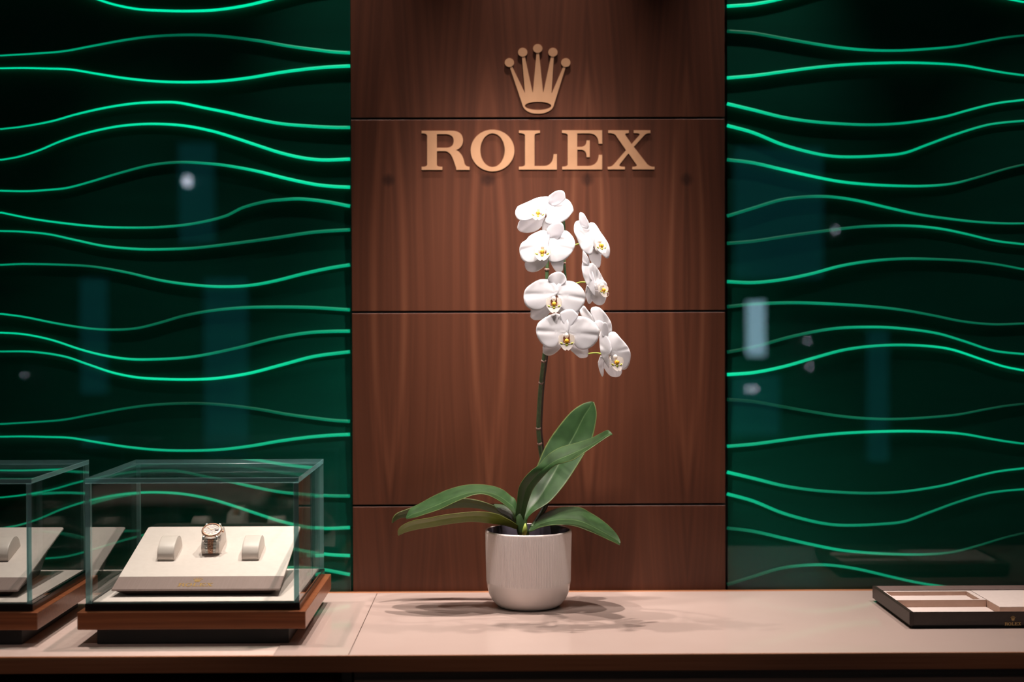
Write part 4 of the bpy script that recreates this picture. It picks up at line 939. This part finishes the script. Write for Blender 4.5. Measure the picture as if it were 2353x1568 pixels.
# 4
Y = 2.535; f = bloom(*c4(890,600), Y, (1310,690,2.58), 'lowest and largest flower of the left row')
PT(f,'sepal',c4,(890,560),[(760,300),(800,255),(880,225),(960,225),(1020,270),(1060,335),(1000,420),(940,520),(890,580),(840,500),(790,400)],Y,back=.005,ty=.1)
PT(f,'sepal',c4,(820,760),[(490,800),(478,900),(485,940),(560,978),(640,965),(720,910),(790,830),(820,760),(700,750),(580,800)],Y,back=.007,ty=.5,mid=.03)
PT(f,'sepal',c4,(920,780),[(930,880),(980,930),(1060,1000),(1110,1020),(1190,1010),(1222,970),(1215,860),(1100,820),(1000,770),(930,790)],Y,back=.007,ty=.5,mid=.03)
PT(f,'petal',c4,(885,600),[(850,350),(720,292),(620,305),(500,370),(410,440),(375,520),(372,600),(400,690),(460,780),(540,840),(620,858),(690,840),(740,770),(790,690),(870,640),(905,570),(900,430)],Y,tx=-.2,ty=-.10,mid=.05)
PT(f,'petal',c4,(890,600),[(910,400),(1050,338),(1150,345),(1260,390),(1350,470),(1400,560),(1400,640),(1370,740),(1300,820),(1220,870),(1130,885),(1060,870),(1010,810),(1000,730),(960,660),(885,610),(880,480)],Y,back=.001,tx=.2,ty=-.10,mid=.05)
lip(f,*c4(868,735),Y-.004,.0285,pitch=0)
# 5 right, top
Y = 2.57; f = bloom(*c3(960,690), Y, (1303,570,2.572), 'topmost flower of the right row, turned right')
PT(f,'sepal',c3,(930,500),[(838,440),(840,350),(860,335),(890,350),(920,400),(950,470),(930,520),(870,500)],Y,back=.004,tx=-.4,ty=.3)
PT(f,'sepal',c3,(1010,760),[(940,780),(955,860),(1000,930),(1040,957),(1070,945),(1083,880),(1080,790),(1030,740),(970,740)],Y,back=.006,ty=.4,mid=.03)
PT(f,'petal',c3,(1000,680),[(850,425),(800,440),(778,490),(782,560),(810,620),(840,700),(880,770),(940,810),(980,800),(995,720),(1010,640),(1000,560),(960,470),(900,425)],Y,tx=-.45,ty=-.1,mid=.04)
PT(f,'petal',c3,(1010,680),[(950,465),(990,450),(1030,480),(1080,560),(1130,630),(1170,700),(1183,770),(1170,840),(1140,850),(1080,800),(1020,750),(990,680),(975,580)],Y,back=.003,tx=.35,ty=-.15,mid=.03)
lip(f,*c3(1060,715),Y-.010,.026,yaw=.6,pitch=-.2)
# 6 right, second
Y = 2.565; f = bloom(*c3(990,1130), Y, (1302,658,2.576), 'second flower of the right row, seen from the side')
PT(f,'sepal',c3,(935,920),[(880,770),(875,830),(878,900),(940,940),(957,920),(950,870),(925,820),(900,785)],Y,back=.006,tx=-.3,ty=.2)
PT(f,'petal',c3,(1050,1100),[(1010,930),(1040,960),(1070,1010),(1100,1070),(1118,1115),(1060,1130),(1030,1050)],Y,back=.010,tx=.2)
PT(f,'sepal',c3,(950,1190),[(920,1160),(908,1250),(930,1340),(955,1365),(985,1325),(980,1250),(950,1170)],Y,back=.004,tx=-.2,ty=.3)
PT(f,'sepal',c3,(1040,1220),[(975,1290),(1000,1350),(1060,1380),(1110,1365),(1135,1320),(1132,1285),(1060,1220),(990,1220)],Y,back=.004,ty=.4)
PT(f,'petal',c3,(1010,1120),[(950,930),(980,905),(1010,930),(1040,1000),(1062,1080),(1055,1140),(1000,1150),(950,1050)],Y,back=.002,tx=.5,mid=.04)
PT(f,'petal',c3,(1000,1110),[(880,893),(866,950),(875,1020),(900,1100),(940,1180),(1000,1270),(1022,1278),(1020,1200),(1015,1110),(990,1010),(940,930)],Y,back=-.002,tx=-.5,mid=.04)
PT(f,'petal',c3,(1030,1160),[(1050,1097),(1110,1100),(1147,1140),(1142,1205),(1080,1215),(1020,1200),(1010,1130)],Y,back=-.008,tx=.5,cup=.5)
lip(f,*c3(1085,1205),Y-.010,.023,yaw=.8,pitch=0)
b = MB()
for q in (0, .0012):
    pp = [P(*c3(1120,1250),Y-.02), P(*c3(1145,1235),Y-.022+q), P(*c3(1168,1245),Y-.022+q), P(*c3(1165,1270),Y-.021+q), P(*c3(1140,1288),Y-.02), P(*c3(1100,1280),Y-.018)]
    b.tube(spline([tuple(v) for v in pp], 5), .0004, 6)
b.build('tendril', M_lip, parent=f, smooth=True)
# 7 right, third (turned away)
Y = 2.60; f = bloom(*c4(1400,560), Y, (1326,742,2.583), 'half hidden flower of the right row, turned away')
PT(f,'sepal',c4,(1400,520),[(1085,230),(1150,165),(1200,220),(1280,320),(1345,420),(1420,520),(1380,560),(1200,420),(1110,330)],Y,back=-.001,tx=-.2,mid=.03)
PT(f,'petal',c4,(1440,560),[(1262,260),(1275,200),(1330,180),(1400,190),(1480,260),(1560,370),(1600,450),(1612,540),(1605,600),(1560,650),(1490,610),(1420,560),(1340,450),(1290,340)],Y,back=.002,tx=.3,mid=.05)
PT(f,'petal',c4,(1420,560),[(1320,440),(1400,400),(1480,450),(1520,520),(1500,620),(1430,660),(1390,600),(1300,540)],Y,back=-.006,tx=.2,cup=.4)
lip(f,*c4(1402,600),Y-.008,.012,yaw=-.5)
# 8 right, lowest
Y = 2.57; f = bloom(*c4(1530,980), Y, (1338,816,2.586), 'lowest flower, at the far right')
PT(f,'sepal',c4,(1510,680),[(1440,540),(1470,450),(1520,445),(1550,520),(1555,620),(1540,700),(1470,700),(1440,620)],Y,back=.005,ty=.3)
PT(f,'sepal',c4,(1460,1010),[(1430,980),(1395,1060),(1385,1110),(1410,1230),(1450,1322),(1472,1290),(1478,1200),(1480,1060)],Y,back=.006,tx=-.2,ty=.4)
PT(f,'sepal',c4,(1580,1050),[(1470,1140),(1500,1210),(1560,1290),(1630,1328),(1720,1325),(1765,1280),(1770,1200),(1700,1120),(1600,1040),(1500,1040)],Y,back=.006,ty=.4,mid=.03)
PT(f,'petal',c4,(1590,930),[(1535,690),(1560,620),(1620,590),(1680,610),(1750,690),(1830,780),(1880,850),(1915,940),(1912,1040),(1890,1130),(1840,1200),(1780,1212),(1700,1180),(1620,1080),(1575,960),(1550,830)],Y,back=.001,tx=.25,mid=.05)
PT(f,'petal',c4,(1580,930),[(1435,575),(1410,650),(1408,750),(1415,850),(1440,970),(1480,1060),(1540,1160),(1567,1187),(1565,1100),(1560,1010),(1600,920),(1605,850),(1575,740),(1520,650),(1470,600)],Y,back=-.001,tx=-.35,mid=.04)
lip(f,*c4(1655,1090),Y-.008,.028,yaw=.5,pitch=-.1)

# ------------------------------------------------------------------ lights
def spot(loc, aim, energy, size, blend=.6, r=.02, col=(1,.80,.68)):
    l = bpy.data.lights.new('spot_light', 'SPOT'); l.energy = energy; l.spot_size = rad(size); l.spot_blend = blend; l.shadow_soft_size = r; l.color = col
    o = bpy.data.objects.new('spot_light', l); COL.objects.link(o); o.location = loc
    o.rotation_euler = (Vector(aim)-Vector(loc)).to_track_quat('-Z','Y').to_euler(); return o
ZL = 2.88
WARM = (1,.83,.755)
YS = 2.70
spot((.10, YS, ZL), (.06, 2.50, CT), 150, 50, .9, .014, WARM)
spot((-.36, YS, ZL), (-.22, 2.50, CT), 90, 48, .8, .014, WARM)
spot((.60, YS, ZL), (.42, 2.50, CT), 85, 48, .8, .014, WARM)
spot((-.80, 2.60, ZL), (-.66, 2.45, CT), 86, 44, .8, .014, WARM)
spot((1.15, 2.60, ZL), (1.0, 2.50, CT), 66, 44, .8, .014, WARM)
for x_, e_ in ((-.5, 118), (.62, 118), (.05, 110)):
    spot((x_, 2.02, ZL), (.05, 2.72, 1.64), e_*1.18, 28, 1, .07, (1,.86,.79))
spot((-1.2, -1.1, 2.9), (-1.2, -1.1, 0), 90, 90, .8, .1, WARM)
spot((1.0, -1.6, 2.9), (1.0, -1.6, 0), 3, 100, .8, .1, WARM)
for x_ in (-.75, .1, .95): spot((x_, .9, 2.9), (x_, 2.20, .84), 26, 26, .9, .12, WARM)  # unseen front fill, added to brighten the counter edge, case bases and pot
# low display tables behind the viewer, mirrored in the front glass of the cases
def table(x0, x1, y0, y1, z, m, label):
    r = empty('display_table', ((x0+x1)/2, (y0+y1)/2, 0), label, 'table')
    b = MB(); b.box(x0, x1, y0, y1, z-.04, z); b.build('tabletop', m, parent=r, bevel=.003)
    for x in (x0+.04, x1-.08):
        for y in (y0+.04, y1-.08):
            b = MB(); b.box(x, x+.04, y, y+.04, 0, z-.04); b.build('leg', M_dark_wood, parent=r)
table(-1.75, -.95, -1.5, -.7, .80, M_leather, 'cream table mirrored in the left part of the case glass')
table(-.85, -.30, -1.9, -1.1, .76, M_taupe, 'taupe table mirrored in the right part of the case glass')
w = bpy.data.worlds.new('world'); S.world = w; w.use_nodes = True
w.node_tree.nodes['Background'].inputs[0].default_value = (.0,.0,.0,1)

# ------------------------------------------------------------------ view
S.view_settings.view_transform = 'Standard'; S.view_settings.look = 'None'
S.view_settings.exposure = 0; S.view_settings.gamma = 1; S.view_settings.use_curve_mapping = False
